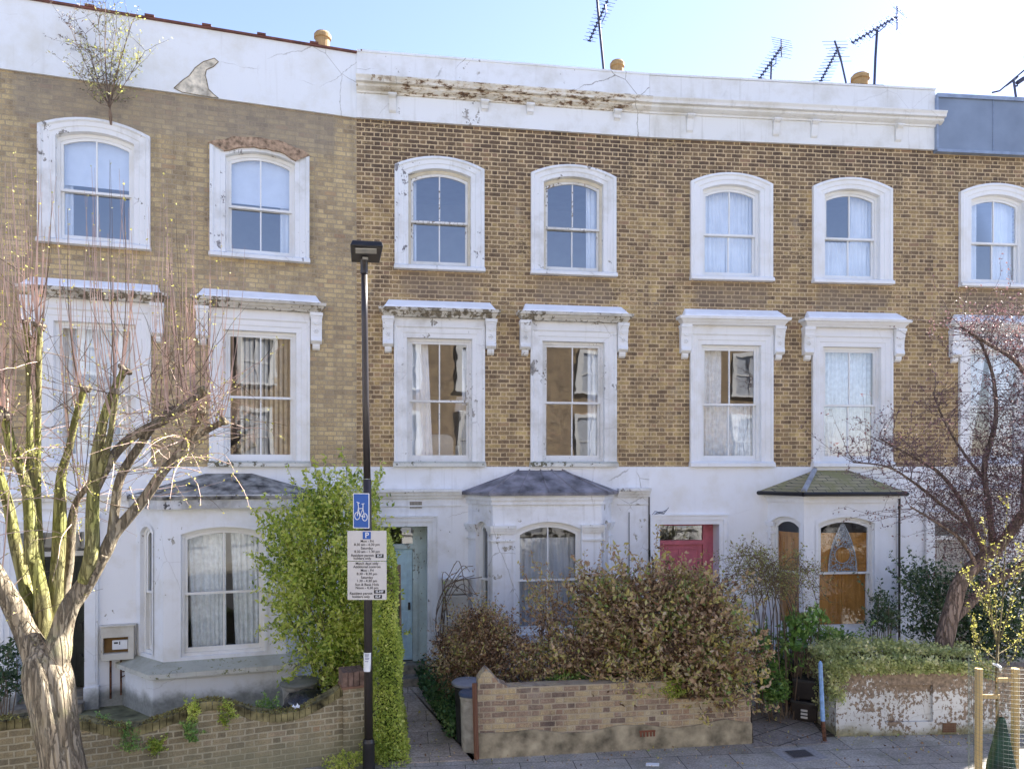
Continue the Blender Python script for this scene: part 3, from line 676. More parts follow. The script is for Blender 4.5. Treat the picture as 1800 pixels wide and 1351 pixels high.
def bay(H, zs, zc, zb, zm, roof, roofm, mat, sashm, splay_win=(.22, .34), fw=None, glass=None, zev=3.62, apex=4.04, ledge=None, fascia=None):
    pts = bays[H]; mb = MB(); z0, z1 = -.2, zev - .05
    A, B, C, D = pts
    Lf = C[0] - B[0]; s0, s1 = fw
    mF, _ = panel(mb, B, C, z0, z1, (s0, s1, zb, zs, zc))
    Ls = sqrt((B[0] - A[0]) ** 2 + (B[1] - A[1]) ** 2)
    a, c = splay_win
    mL, _ = panel(mb, A, B, z0, z1, (a, Ls - c, zb, zs, zc)); mR, _ = panel(mb, C, D, z0, z1, (c, Ls - a, zb, zs, zc))
    bo = build('bay', mb, mat, H.e)
    # interior lid
    lid = MB(); lid.add([(A[0], .1, z1 - .01), (B[0], B[1] + .1, z1 - .01), (C[0], C[1] + .1, z1 - .01), (D[0], .1, z1 - .01)], [(0, 1, 2, 3)])
    lid.add([(A[0], .1, .5), (B[0], B[1] + .1, .5), (C[0], C[1] + .1, .5), (D[0], .1, .5)], [(0, 1, 2, 3)]); build('bay_lining', lid, m_room, H.e, fixn=False)
    wins = []
    for (m4, x0, x1, bars) in ((mF, s0, s1, 1), (mL, a, Ls - c, 0), (mR, c, Ls - a, 0)):
        T = m4 @ Matrix.Translation(((x0 + x1) / 2, 0, 0)); hw = (x1 - x0) / 2
        tr = MB(); bands(tr, [(hw + .05, zs + .05, zc + .06, -.015), (hw + .0, zs, zc, -.015), (hw - .001, zs, zc, .06)], zb); tr.xf(T)
        Wn = build('window', tr, mat, H.e)
        sash_set(T, hw, zb, zs, zc, zm, Wn, glass or m_glass_low, sashm, y=.06, bars=bars if not (H is H3) else 0)
        wins.append((Wn, T, hw))
    # roof
    q = offs(pts, .14); qa = [(q[0][0], .0), q[1], q[2], (q[3][0], .0)]
    r = MB(); r.prismz(qa, zev - .05, zev)
    xl, xr = B[0] + .25, C[0] - .25
    r.add([(qa[0][0], 0, zev), (qa[1][0], qa[1][1], zev), (qa[2][0], qa[2][1], zev), (qa[3][0], 0, zev), (xl + .35, -.03, apex), (xr - .35, -.03, apex)],
          [(0, 1, 4), (1, 2, 5, 4), (2, 3, 5), (0, 4, 5, 3)])
    ro = build(roof, r, roofm, H.e)
    g = MB(); ring(g, pts, .07, zev - .14, zev - .052); ring(g, pts, .04, zev - .22, zev - .14); build('bay_cornice', g, fascia or mat, H.e)
    return wins, ro, Ls
b1, r1, Ls1 = bay(H1, 2.97, 3.08, .92, 1.96, 'bay_roof', m_bayroof1, m_st[H1], m_sash, fw=(H1.u(318, .75) - bays[H1][1][0], H1.u(465, .75) - bays[H1][1][0]), zev=3.60, apex=3.99)
f = MB(); ring(f, bays[H1], .12, 3.40, 3.63); build('bay_fascia', f, m_fascia1, H1.e)
l = MB(); ring(l, bays[H1], .30, .66, .74); 
q = offs(bays[H1], .30); q2 = offs(bays[H1], .0)
l.add([(q[0][0], 0, .742), (*q[1], .742), (*q[2], .742), (q[3][0], 0, .742), (q2[0][0], 0, .86), (*q2[1], .86), (*q2[2], .86), (q2[3][0], 0, .86)], [(0, 1, 5, 4), (1, 2, 6, 5), (2, 3, 7, 6)])
build('bay_ledge', l, m_ledge, H1.e)
l = MB(); ring(l, bays[H1], .20, -.2, .655); build('bay_plinth', l, m_st[H1], H1.e)
b2, r2, Ls2 = bay(H2, 2.93, 3.08, 1.0, 1.99, 'bay_roof', m_bayroof2, m_st[H2], m_sash, splay_win=(.34, .14), fw=(H2.u(906, .75) - bays[H2][1][0], H2.u(1022, .75) - bays[H2][1][0]))
b3, r3, Ls3 = bay(H3, 3.0, 3.12, .88, 2.02, 'bay_roof', m_bayroof3, m_st[H3], m_sash, splay_win=(.14, .06), fw=(H3.u(1438, .75) - bays[H3][1][0], H3.u(1537, .75) - bays[H3][1][0]))
b4, r4, Ls4 = bay(H4, 3.0, 3.12, .88, 2.02, 'bay_roof', m_bayroof3, m_st[H4], m_sash, splay_win=(.26, .12), fw=(.3, 1.6))
# capitals and pilaster strips of the blue-door bay
pts = bays[H2]; cp = MB()
def band_on(mb, A, B, s0, s1, z0, z1, out):
    A, B = Vector((*A, 0)), Vector((*B, 0)); d = (B - A).normalized(); m = Matrix.Translation(A) @ Matrix.Rotation(math.atan2(d.y, d.x), 4, 'Z')
    mb.join(MB().box(s0, s1, -out, .02, z0, z1).xf(m))
Lf = pts[2][0] - pts[1][0]; fs0 = H2.u(906, .75) - pts[1][0]; fs1 = H2.u(1022, .75) - pts[1][0]
for (A, B, s0, s1) in ((pts[1], pts[2], -.03, fs0 - .01), (pts[1], pts[2], fs1 + .01, Lf + .03), (pts[0], pts[1], -.02, .33), (pts[0], pts[1], Ls2 - .12, Ls2 + .015), (pts[2], pts[3], -.015, .12), (pts[2], pts[3], Ls2 - .33, Ls2 + .02)):
    cp = MB()
    for z0, z1, o in ((2.965, 3.02, .075), (2.915, 2.965, .055), (2.87, 2.915, .035)): band_on(cp, A, B, s0 - o * .3, s1 + o * .3, z0, z1, o)
    build('capital', cp, m_sur_old, H2.e, bevel=.004)
    cp = MB(); band_on(cp, A, B, s0 - .01, s1 + .01, 2.72, 2.755, .03); build('pilaster_band', cp, m_sur_old, H2.e, bevel=.004)
cp = MB(); pts3 = bays[H3]
for z0, z1, o in ((2.96, 3.0, .05), (2.91, 2.96, .03), (2.76, 2.79, .03)): band_on(cp, pts3[0], pts3[1], -.18, .22, z0, z1, o)
build('capital', cp, m_st[H3], H3.e)
rl = MB(); bp2 = bays[H2]; q2_ = offs(bp2, .14); xl2, xr2 = bp2[1][0] + .6, bp2[2][0] - .6
for k in range(5):
    t = k / 4; a_ = (q2_[1][0] + (q2_[2][0] - q2_[1][0]) * t, q2_[1][1] + .01, 3.63); c_ = (xl2 + (xr2 - xl2) * t, -.04, 4.045); rl.tube([a_, c_], .016, 5)
build('roof_roll', rl, m_bayroof2, H2.e)
# lead hip strips on the slated bay
pts = bays[H3]; q = offs(pts, .14); hp = MB()
hp.tube([(q[1][0] + .02, q[1][1] + .02, 3.63), (pts[1][0] + .60, -.04, 4.05)], .05, 6)
build('hip_flashing', hp, m_leadflash, H3.e)
gt = MB(); q = offs(pts, .17)
for a, c in ((q[0], q[1]), (q[1], q[2]), (q[2], q[3])): gt.tube([(*a, 3.575), (*c, 3.575)], .042, 8)
build('gutter', gt, m_black, H3.e)
# string course of the blue-door house, and of the left house
for (ua_, ub_) in ((.01, bays[H2][0][0] - .1), (bays[H2][3][0] + .1, H2.L)):
    s = MB()
    for z0, z1, o in ((3.62, 3.68, .20), (3.56, 3.62, .15), (3.50, 3.56, .10), (3.34, 3.37, .07)): s.box(ua_, ub_, -o, -.04, z0, z1)
    build('string_course', s, m_sur_old, H2.e, bevel=.005)
for (ua_, ub_) in ((ext_l, bays[H1][0][0] - .1), (bays[H1][3][0] + .1, H1.L - .01)):
    s = MB()
    for z0, z1, o in ((3.60, 3.66, .16), (3.52, 3.60, .11), (3.36, 3.40, .07)): s.box(ua_, ub_, -o, -.04, z0, z1)
    build('string_course', s, m_sur_old, H1.e)
s = MB()
for z0, z1, o in ((3.60, 3.66, .14), (3.52, 3.60, .10)): s.box(.05, bays[H4][0][0] - .1, -o, -.04, z0, z1)
build('string_course', s, m_st[H4], H4.e)
# bay window dressings
(Wf, T, hw) = b1[0]
curtain(T, -.60, .02, .95, 2.95, Wf, m_net, seed=21, x0b=-.52, x1b=.03); curtain(T, .10, .62, .95, 2.95, Wf, m_net, seed=22, x0b=.18)
(Wf, T, hw) = b2[0]
curtain(T, -hw, hw, 1.05, 2.76, Wf, m_greycurt, seed=23, per=.13, amp=.03)
for q in (1, 2): curtain(b2[q][1], -b2[q][2], b2[q][2], 1.05, 2.95, b2[q][0], m_greycurt, seed=24)
for q in (0, 1, 2):
    Wf, T, hw = b3[q]; sh = MB(); n = 2 if q == 0 else 1
    for i in range(n):
        xa = -hw + 2 * hw * i / n + .003; xb = -hw + 2 * hw * (i + 1) / n - .003
        for za, zb in ((.92, 2.0), (2.01, 2.80)):
            sh.box(xa, xb, .19, .21, za, zb); sh.box(xa, xa + .07, .175, .1905, za, zb); sh.box(xb - .07, xb, .175, .1905, za, zb); sh.box(xa + .07, xb - .07, .175, .1905, zb - .09, zb); sh.box(xa + .07, xb - .07, .175, .1905, za, za + .09)
    sh.xf(T); build('shutter', sh, m_shutter, Wf, bevel=.003)
# hanging ornament in the shuttered window
Wf, T, hw = b3[0]; orn = MB(); m_orn = flat('pierced_grey_metal', (.50, .51, .52), .6, .5, var=.3, scale=30)
def gothic(t):      # pointed outline, t 0..1 from left foot over the tip to right foot
    hwd, z0, z1 = .285, 2.05, 3.00
    if t <= .5: k = t * 2; return (-hwd * (1 - k ** 2.0 * 1.0) , z0 + (z1 - z0) * k)
    k = (1 - t) * 2; return (hwd * (1 - k ** 2.0), z0 + (z1 - z0) * k)
N = 40; L_ = [gothic(i / N) for i in range(N + 1)]
orn.tube([(a, .135, c) for a, c in L_], .017, 5); orn.tube([(-.285, .135, 2.05), (.285, .135, 2.05)], .011, 5)
cz_, cr = 2.37, .165
orn.tube([(cr * cos(t * pi / 12), .135, cz_ + cr * sin(t * pi / 12)) for t in range(25)], .011, 5)
rr = random.Random(9)
for i in range(230):
    t = rr.random(); zq = 2.07 + rr.random() * .88; k = (zq - 2.05) / .95; lim = .27 * (1 - k ** 2); xq = rr.uniform(-lim, lim)
    if (xq ** 2 + (zq - cz_) ** 2) < (cr + .012) ** 2: continue
    ra = rr.uniform(.014, .034); t0 = rr.random() * 6; orn.tube([(xq + ra * cos(t0 + j * .8), .135, zq + ra * sin(t0 + j * .8)) for j in range(6)], .0075, 4)
orn.xf(H3.e.matrix_basis @ T)
bs = (H3.e.matrix_basis @ T @ Vector((0, .135, 2.05)))
o = build('window_ornament', orn, m_orn, base=bs); tag(o, 'pointed grey pierced metal ornament with round centre hanging in the shuttered bay window', 'ornament')

# ------------------------------------------------------------------ doors
m_ddark = flat('dark_green_door', (.03, .035, .028), .5, var=.2)
m_dblue = flat('pale_blue_door', (.46, .64, .70), .5, var=.08, scale=8)
m_dframe = white('peeling_blue_frame', (.52, .62, .60), .35, .12, 0, .4, under=(.25, .25, .2), fscale=16)
m_dpink = flat('pink_door', (.55, .15, .19), .45, var=.1, scale=6)
m_dcream = flat('cream_door', (.46, .43, .38), .6, var=.08)
m_step = flat('stone_step', (.26, .23, .18), .9, var=.25, scale=8, bmp=.3)
def door(H, mat, frame, d, ztl=2.56, ztop=None, glassm=None, zb=.32, rightpad=.2):
    u0, u1, zt = doors[H]
    fr = MB()     # architrave round the opening
    for (o0, o1, y) in ((0, .09, -.075), (.09, .17, -.095), (.17, .20, -.115)):
        fr.box(u0 - o1, u0 - o0, y, -.04, 0, zt + o1); fr.box(u1 + o0, u1 + o1, y, -.04, 0, zt + o1); fr.box(u0 - o0 * 1.0, u1 + o0, y, -.04, zt + o0, zt + o1)
    build('door_surround', fr, m_st[H] if H is not H2 else m_sur_old, H.e)
    rv = MB().box(u0 - .06, u0 - .001, .0, .9, 0, zt); rv.box(u1 + .001, u1 + .06, .0, .9, 0, zt); rv.box(u0, u1, 0, .9, zt + .001, zt + .05); build('door_reveal', rv, m_st[H], H.e)
    a, b_ = u0 + .02, u1 - rightpad
    f2 = MB(); t = .075
    f2.box(u0, a + t, d, d + .1, zb, zt); f2.box(b_ - t, b_ + .02, d, d + .1, zb, zt); f2.box(a + t, b_ - t, d + .002, d + .1, zt - .05, zt); f2.box(a + t, b_ - t, d - .02, d + .1, ztl - .045, ztl + .04)
    f2.box(b_ + .02, u1, d + .02, d + .1, zb, zt)
    build('door_frame', f2, frame, H.e)
    tr = MB().add([(a + t, d + .04, ztl), (b_ - t, d + .04, ztl), (b_ - t, d + .04, zt), (a + t, d + .04, zt)], [(0, 1, 2, 3)]); build('transom_light', tr, glassm or m_glass_old, H.e)
    dd = MB(); x0, x1, z0, z1 = a + t + .004, b_ - t - .004, zb + .02, ztl - .05
    dd.box(x0, x1, d + .05, d + .09, z0, z1)
    st = .10; mid = (x0 + x1) / 2; y = d + .035
    dd.box(x0, x0 + st, y, d + .051, z0, z1); dd.box(x1 - st, x1, y, d + .051, z0, z1); dd.box(mid - .05, mid + .05, y, d + .051, z0 + .2, z1 - .1)
    for za, zb_ in ((z0, z0 + .2), (z0 + .78, z0 + .95), (z1 - .1, z1)): dd.box(x0 + st, x1 - st, y + .001, d + .051, za, zb_)
    for xa, xb in ((x0 + st, mid - .05), (mid + .05, x1 - st)):
        for za, zb_ in ((z0 + .2, z0 + .78), (z0 + .95, z1 - .1)): dd.box(xa + .04, xb - .04, d + .042, d + .051, za + .04, zb_ - .04)
    D = build('door', dd, mat, H.e, bevel=.004)
    hn = MB().box(x1 - .085, x1 - .04, d + .0, d + .035, z0 + .98, z0 + 1.12); hn.tube([(x1 - .06, d + .03, z0 + .55), (x1 - .06, d - .03, z0 + .55)], .02, 10); build('handle', hn, m_black, D)
    stp = MB().box(u0 - .02, u1 + .02, -.35, .9, -.1, .16); stp.box(u0, u1, -.02, .9, .16, zb); build('doorstep', stp, m_step, H.e)
door(H1, m_ddark, m_sash, .55, ztl=2.58, glassm=m_glass_low, zb=.2, rightpad=.05)
door(H2, m_dblue, m_dframe, .30, ztl=2.56)
door(H3, m_dpink, m_dpink, .25, ztl=2.56, rightpad=.14)
door(H4, m_dcream, m_sash, .25, ztl=2.60, rightpad=.04)
# pilaster beside the dark doorway
pl = MB(); u = H1.u(150, .1)
pl.box(u, u + .19, -.12, -.04, .0, 3.3); pl.box(u + .03, u + .16, -.14, -.11, .45, 3.2); pl.box(u - .03, u + .22, -.16, -.04, 3.15, 3.3); pl.box(u - .02, u + .21, -.15, -.04, 0, .38)
build('pilaster', pl, m_st[H1], H1.e, bevel=.004)
# vents, downpipe, party line, cables
def vent(H, px, py, w_, h_, mat, name='air_vent', n=.055):
    u, z = H.u(px, n), H.z(px, py, n); v = MB(); v.box(u - w_ / 2, u + w_ / 2, -n - .004, -n + .01, z - h_ / 2, z + h_ / 2)
    build(name, v, m_black, H.e); g = MB(); k = 8
    for i in range(k + 1):
        x = u - w_ / 2 + w_ * i / k; g.box(x - .006, x + .006, -n - .012, -n, z - h_ / 2, z + h_ / 2)
    for j in range(5):
        zz = z - h_ / 2 + h_ * j / 4; g.box(u - w_ / 2 - .006, u + w_ / 2 + .006, -n - .013, -n, zz - .006, zz + .006)
    build('vent_grille', g, mat, H.e)
vent(H2, 731, 887, .22, .12, flat('terracotta_vent', (.42, .38, .32), .8))
dp = MB(); u = bays[H3][3][0] - .18
ub = bays[H3][2][0] + .03
dp.tube([(ub, -.80, 3.50), (ub, -.79, 3.0), (ub, -.79, .05)], .022, 8)
for z in (3.3, 2.2, 1.1): dp.tube([(ub, -.79, z - .03), (ub, -.79, z + .03)], .03, 8)
build('downpipe', dp, m_black, H3.e)
cb = MB(); u = H2.L
cb.tube([(u - .01, -.07, 3.5), (u - .012, -.07, 2.4), (u, -.07, .2)], .014, 5); cb.tube([(H2.u(1104), -.07, 3.2), (H2.u(1104), -.07, .3)], .008, 5)
cb.tube([(u + .0, -.08, 2.45), (u + .05, -.10, 2.2), (u + .03, -.09, .3)], .03, 6)
build('cable', cb, m_black, H2.e)
cb = MB(); 
for i in range(4): cb.tube([(u + .02 + i * .05, -.08, 3.10 + .03 * i), (u + .10 + i * .06, -.10, 3.22 - .02 * i), (u + .30 + .03 * i, -.08, 3.17 + .04 * i)], .006, 4)
cb.xf(Matrix.Translation((-H2.L, 0, 0))); build('cable', cb, m_lead, H3.e)

exec_after = []
# ------------------------------------------------------------------ opposite terrace (stands behind the camera; its sunlit front shows in the window glass)
m_opp = brick('opposite_brick', [(0, (.10, .075, .05)), (.5, (.20, .14, .085)), (1, (.30, .22, .13))], (.28, .22, .15), 0, macro=.4)
m_osur = white('opposite_surround', (.48, .47, .45), .3, .1, .2, .3)
m_owin = flat('opposite_window_glass', (.30, .31, .33), .25, .5)
for k in range(7):
    x0 = -22 + k * 6.2
    e = empty('terraced_house', (x0 + 6.2, -7.0, 0), pi, 'brick terraced house across the street with white window surrounds, seen mirrored in the window glass', 'house', 'terraced houses across the street')
    build('wall', MB().box(0, 6.2, 0, 6, ZG, 10.7).box(0, 6.2, 6.01, 8, ZG, 10.7), m_opp, e)
    build('ground_floor_wall', MB().box(0, 6.2, -.05, 6, -.2, ZG - .01), m_osur, e)
    build('parapet', MB().box(0, 6.2, -.2, .3, 10.7, 11.2), m_sur_clean, e)
    for c in (1.75, 4.4):
        for z0, z1 in ((7.9, 9.9), (4.3, 6.6), (.9, 3.2)):
            wv = MB().box(c - .85, c - .6, -.10, 0, z0, z1 + .2); wv.box(c + .6, c + .85, -.10, 0, z0, z1 + .2); wv.box(c - .6, c + .6, -.1, 0, z1, z1 + .2); wv.box(c - .9, c + .9, -.14, 0, z0 - .1, z0)
            wv.box(c - .02, c + .02, -.05, -.02, z0, z1); wv.box(c - .6, c + .6, -.05, -.02, (z0 + z1) / 2 - .03, (z0 + z1) / 2 + .03)
            W = build('window', wv, m_osur, e); build('pane', MB().box(c - .6, c + .6, -.06 if z0 < 2 else -.012, -.005, z0, z1), m_owin, W)

# ------------------------------------------------------------------ ground
def paving(name, a, b_, joint, bw, rh, rotz=0, moss=(.12, .13, .07), mossamt=.5, js=.006, wear=.5):
    m, nt, b, tc = newmat(name, .85, .25)
    v = node(nt, 'Mapping', {'Vector': tc, 'Rotation': (0, 0, rotz)}).outputs[0]
    br = node(nt, 'TexBrick', {'Vector': v, 'Color1': a, 'Color2': b_, 'Mortar': joint, 'Scale': 1, 'Mortar Size': js, 'Brick Width': bw, 'Row Height': rh})
    n1 = noise(nt, tc, 2.2, 6, .65); n2 = noise(nt, tc, 35, 5, .6)
    c = mix(nt, .9, br.outputs[0], ramp(nt, n2, [(.3, .55), (.7, 1.35)]), 'MULTIPLY')
    c = mix(nt, .8, c, ramp(nt, noise(nt, mapping(nt, tc, loc=(4, 1, 0)), .9, 6, .7), [(.35, .6), (.65, 1.2)]), 'MULTIPLY')
    c = mix(nt, M(nt, 'MULTIPLY', step(nt, n1, .45, .7), mossamt), c, moss)
    c = mix(nt, M(nt, 'MULTIPLY', step(nt, noise(nt, tc, 8, 3), .62, .72), .25), c, (.32, .29, .25))
    sock(nt, b.inputs['Base Color'], c); bump(nt, b, M(nt, 'ADD', M(nt, 'MULTIPLY', br.outputs[1], -.6), n2), .35, .01); return m
m_pave = paving('footway_flags', (.32, .29, .25), (.40, .37, .32), (.09, .08, .07), .75, .6, rotz=-.10, mossamt=.4)
m_asph = flat('asphalt', (.055, .055, .058), .9, var=.2, scale=30, bmp=.4)
m_soil = flat('dark_soil', (.10, .08, .055), .95, var=.5, scale=12, bmp=.8)
m_path = paving('dark_path_slabs', (.40, .33, .27), (.50, .42, .34), (.13, .11, .08), .6, .5, rotz=-.14, mossamt=.45, moss=(.15, .14, .08))
m_path3 = paving('old_path_slabs', (.26, .23, .205), (.33, .29, .255), (.07, .06, .05), .62, .45, rotz=-.6, mossamt=.35, moss=(.12, .11, .07), js=.010)
m_fore = flat('mossy_concrete', (.20, .20, .115), .95, var=.35, scale=3, bmp=.3)
m_kerb = flat('granite_kerb', (.25, .25, .26), .8, var=.2, scale=20)
def ground(name, poly, z, mat):
    return tag(build(name, MB().prismz(poly, z - .12, z), mat), kind='structure')
gnd = MB().add([(-600, -600, -.13), (600, -600, -.13), (600, 600, -.13), (-600, 600, -.13)], [(0, 1, 2, 3)]); tag(build('road', gnd, m_asph), kind='structure')
kerb = [(-16, 2.8), (-2.4, 7.9), (3.5, 8.4), (30, 9.9)]
wl = [(-16, 4.72), (-5.52, 8.97), (-2.365, 10.25), (-.48, 10.41), (3.55, 10.99), (4.93, 11.25), (9.25, 11.46), (30, 12.5)]
ground('pavement', kerb + wl[::-1], 0, m_pave)
kb = MB()
for a, c in zip(kerb[:-1], kerb[1:]): kb.add([(a[0], a[1] - .15, -.12), (c[0], c[1] - .15, -.12), (c[0], c[1] - .15, .003), (a[0], a[1] - .15, .003), (a[0], a[1], .003), (c[0], c[1], .003)], [(0, 1, 2, 3), (3, 2, 5, 4)])
tag(build('kerb', kb, m_kerb), kind='structure')
ground('front_garden', [wl[0]] + wl[1:] + [(30, 24), (-16, 24)], .002, m_soil)
ground('far_pavement', [(-30, -7), (-30, -4.5), (30, -4.5), (30, -7)], 0, m_pave)
ground('forecourt', [G(-160, 1290), G(-100, 1500)[0:2] if False else (-7.5, 8.3), (-5.5, 9.05), (-2.5, 10.3), (-2.6, 14.2), (-9.0, 12.2)], .008, m_fore)
ground('garden_path', [G(700, 1186), G(742, 1188), G(835, 1342), (-.50, 10.35), (-1.75, 10.2), G(712, 1335)], .010, m_path)
ground('garden_path_right', [G(1318, 1192), G(1366, 1192), G(1458, 1306), G(1325, 1313)], .010, m_path3)

# ------------------------------------------------------------------ garden walls
WB = dict(row=.083, pitch=.345)
m_w1 = brick('mossy_grey_brick', [(0, (.16, .135, .095)), (.3, (.19, .16, .105)), (.5, (.24, .20, .125)), (.75, (.30, .25, .155)), (1, (.38, .30, .20))], (.40, .36, .255), lower=(.1, .6, (.24, .235, .15), .55), smear=.6, mw=.010, macro=.5)
m_w2 = brick('worn_purple_brick', [(0, (.14, .105, .085)), (.3, (.24, .175, .13)), (.5, (.33, .235, .165)), (.7, (.42, .33, .19)), (1, (.48, .40, .27))], (.42, .35, .25), smear=.9, mw=.008, macro=.3)
m_cope1 = flat('moss_brown_coping', (.22, .19, .09), .98, var=.5, scale=5, bmp=.9)
def frame_wall(A, B):
    d = Vector((B[0] - A[0], B[1] - A[1], 0)); return Matrix.Translation((A[0], A[1], 0)) @ Matrix.Rotation(math.atan2(d.y, d.x), 4, 'Z'), d.length
class Wl(House):
    def __init__(s, A, B, name, label, cat, grp='front garden walls'):
        s.O = Vector((A[0], A[1], 0)); d = Vector((B[0] - A[0], B[1] - A[1], 0)); s.L = d.length; s.d = d.normalized(); s.a = math.atan2(s.d.y, s.d.x)
        s.e = empty(name, s.O, s.a, label, cat, grp)
V1 = Wl((-5.52, 8.97), (-2.365, 10.25), 'garden_wall', 'low brick garden wall with wavy moss-brown coping and end pier behind the lamp post', 'garden wall')
tp = [(-700, 1235), (40, 1262), (140, 1265), (194, 1277), (240, 1277), (285, 1263), (327, 1247), (357, 1234), (380, 1231), (408, 1237), (443, 1249), (478, 1254), (510, 1252), (537, 1244), (560, 1232), (600, 1209)]
topz = []
for i in range(len(tp)):
    a, c = tp[i]
    if a < -600: topz.append((-3.2, 1.06)); continue
    topz.append((V1.u(a, 0), V1.z(a, c, 0)))
topz[0] = (-.9, topz[1][1]); topz.append((V1.u(606, 0), topz[-1][1] + .03))
CT = .115; mbw = MB()
low = [(x, z - CT) for x, z in topz]; n = len(low)
for yy in (0, .22): mbw.add([(x, yy, -.1) for x, z in low] + [(x, yy, z) for x, z in low], [(i, i + 1, n + i + 1, n + i) for i in range(n - 1)])
mbw.add([(low[-1][0], 0, -.1), (low[-1][0], .22, -.1), (low[-1][0], .22, low[-1][1]), (low[-1][0], 0, low[-1][1])], [(0, 1, 2, 3)])
mbw.add([(low[0][0], 0, -.1), (low[0][0], .22, -.1), (low[0][0], .22, low[0][1]), (low[0][0], 0, low[0][1])], [(0, 1, 2, 3)])
build('wall_face', mbw, m_w1, V1.e, fixn=False)
cpb = MB(); L_ = []    # brick-on-edge coping, one brick after another along the curve
def sm(xs, t):
    for (a, b_), (c, d) in zip(xs[:-1], xs[1:]):
        if a <= t <= c:
            k = (t - a) / (c - a + 1e-9); k = k; return b_ + (d - b_) * k
    return xs[-1][1]
x = topz[0][0]; rr = random.Random(4)
while x < topz[-1][0]:
    x2 = min(x + .075, topz[-1][0]); za, zb = sm(topz, x), sm(topz, x2); j = rr.uniform(-.006, .006)
    g = .0015
    cpb.add([(x + g, -.01 + j, za - CT + .002), (x2 - g, -.01 + j, zb - CT + .002), (x2 - g, -.01 + j, zb + j), (x + g, -.01 + j, za + j), (x + g, .23, za - CT + .002), (x2 - g, .23, zb - CT + .002), (x2 - g, .23, zb + j), (x + g, .23, za + j)],
            [(0, 1, 2, 3), (5, 4, 7, 6), (3, 2, 6, 7), (0, 3, 7, 4), (1, 5, 6, 2)])
    x += .078
build('coping', cpb, m_cope1, V1.e)
ms_ = []; r_m = np.random.default_rng(9)
for _ in range(5200):
    uu = r_m.uniform(topz[0][0], topz[-1][0]); dpt = r_m.uniform(-.015, .22); q = V1.w(uu, -dpt)
    if mnoise.noise(Vector((uu * 3, dpt * 4, 1))) + .25 * r_m.random() > -.02: ms_.append((q.x - V1.O.x, q.y - V1.O.y, sm(topz, uu) + r_m.uniform(-.03 if dpt < 0 else -.004, .012)))
mq = leaves('moss', [tuple(Matrix.Rotation(-V1.a, 3, 'Z') @ Vector(a)) for a in ms_], leafmat('moss', [(0, (.13, .09, .03)), (.5, (.22, .19, .06)), (1, (.34, .34, .10))], .1, .9), .020, parent=V1.e, seed=4, aspect=.8)
ua, ub = V1.u(603, .03), V1.u(640, .03)
zt = V1.z(620, 1205, .03); zt2 = V1.z(620, 1180, .03)
build('pier', MB().box(ua, ub, -.04, .28, -.1, zt), m_w1, V1.e)
pc = MB(); xx = ua - .01
while xx < ub: pc.box(xx, min(xx + .072, ub + .012), -.05, .29, zt + .001, zt2); xx += .079
build('pier_cap', pc, flat('brown_engineering_brick', (.20, .13, .10), .8, var=.3, scale=12), V1.e, bevel=.004)
build('pier_tile', MB().box(ua - .02, ub + .02, -.06, .30, zt - .03, zt - .0), flat('tile_creasing', (.22, .12, .08), .8), V1.e)

V2 = Wl((-.48, 10.41), (3.55, 10.99), 'garden_wall', 'worn brown brick garden wall with yellow mossy rendered foot under the dry bramble', 'garden wall')
us = V2.u(1185); prof = [(0, 0), (V2.L, 0), (V2.L, .70), (us + .03, .70), (us, .97), (.42, .98), (.40, 1.01), (.30, 1.05), (.2, 1.17), (.12, 1.25), (.05, 1.18), (.0, 1.10)]
build('wall_face', MB().prism(prof, 0, .24), m_w2, V2.e)
m_rend = flat('mossy_yellow_render', (.33, .28, .19), .95, var=.35, scale=4, bmp=.5)
rp = [(-.01, 0), (V2.L + .01, 0), (V2.L + .01, .30)] + [(V2.L * (1 - i / 10), .33 + .05 * sin(i * 1.7)) for i in range(1, 10)] + [(-.01, .36)]
build('rendered_foot', MB().prism(rp, -.025, .25), m_rend, V2.e)
uv, zv = V2.u(1138, .03), V2.z(1138, 1290, .03)
v = MB()
for i in range(5): v.box(uv - .11 + i * .05, uv - .085 + i * .05, -.035, -.02, zv - .03, zv + .035)
v.box(uv - .12, uv + .12, -.034, -.02, zv + .035, zv + .06); build('air_vent', v, flat('terracotta', (.20, .07, .04), .8), V2.e)
V3 = Wl((4.93, 11.25), (9.25, 11.46), 'garden_wall', 'flaking white-painted garden wall with sunken panel and ivy on top', 'garden wall')
m_w3 = white('flaking_white_wall', (.58, .58, .56), .35, .66, .3, .3, topflake=(.45, .95, .16), under=(.23, .17, .12), fscale=17, grime=(.0, .20, (.22, .20, .10), .9))
L3 = 13.0; up0, up1 = V3.u(1555), V3.u(1640); pz1, pz0 = V3.z(1600, 1203), V3.z(1600, 1268)
mw3 = MB(); tz = 1.02
for (a, c, z0, z1) in ((0, up0, -.1, tz), (up1, L3, -.1, tz), (up0, up1, -.1, pz0), (up0, up1, pz1, tz)): mw3.box(a, c, 0, .26, z0, z1)
mw3.box(up0, up1, .055, .26, pz0, pz1); mw3.box(up1 + 1.15, up1 + 1.16, -.004, .0, .2, .9)
mw3.box(.0, .24, .26, 1.6, -.1, .98)
build('wall_face', mw3, m_w3, V3.e)
uv, zv = V3.u(1669, .01), V3.z(1669, 1278, .01)
v = MB(); v.box(uv - .105, uv + .105, -.012, .01, zv - .07, zv + .07); build('air_vent', v, m_oldpost, V3.e); v = MB()
for i in range(9): v.box(uv - .105 + i * .025, uv - .099 + i * .025, -.018, -.0, zv - .07, zv + .07)
for i in range(6): v.box(uv - .105, uv + .105, -.019, -.0, zv - .07 + i * .027, zv - .064 + i * .027)
build('vent_grille', v, flat('rusty_grille', (.20, .13, .08), .8), V3.e)

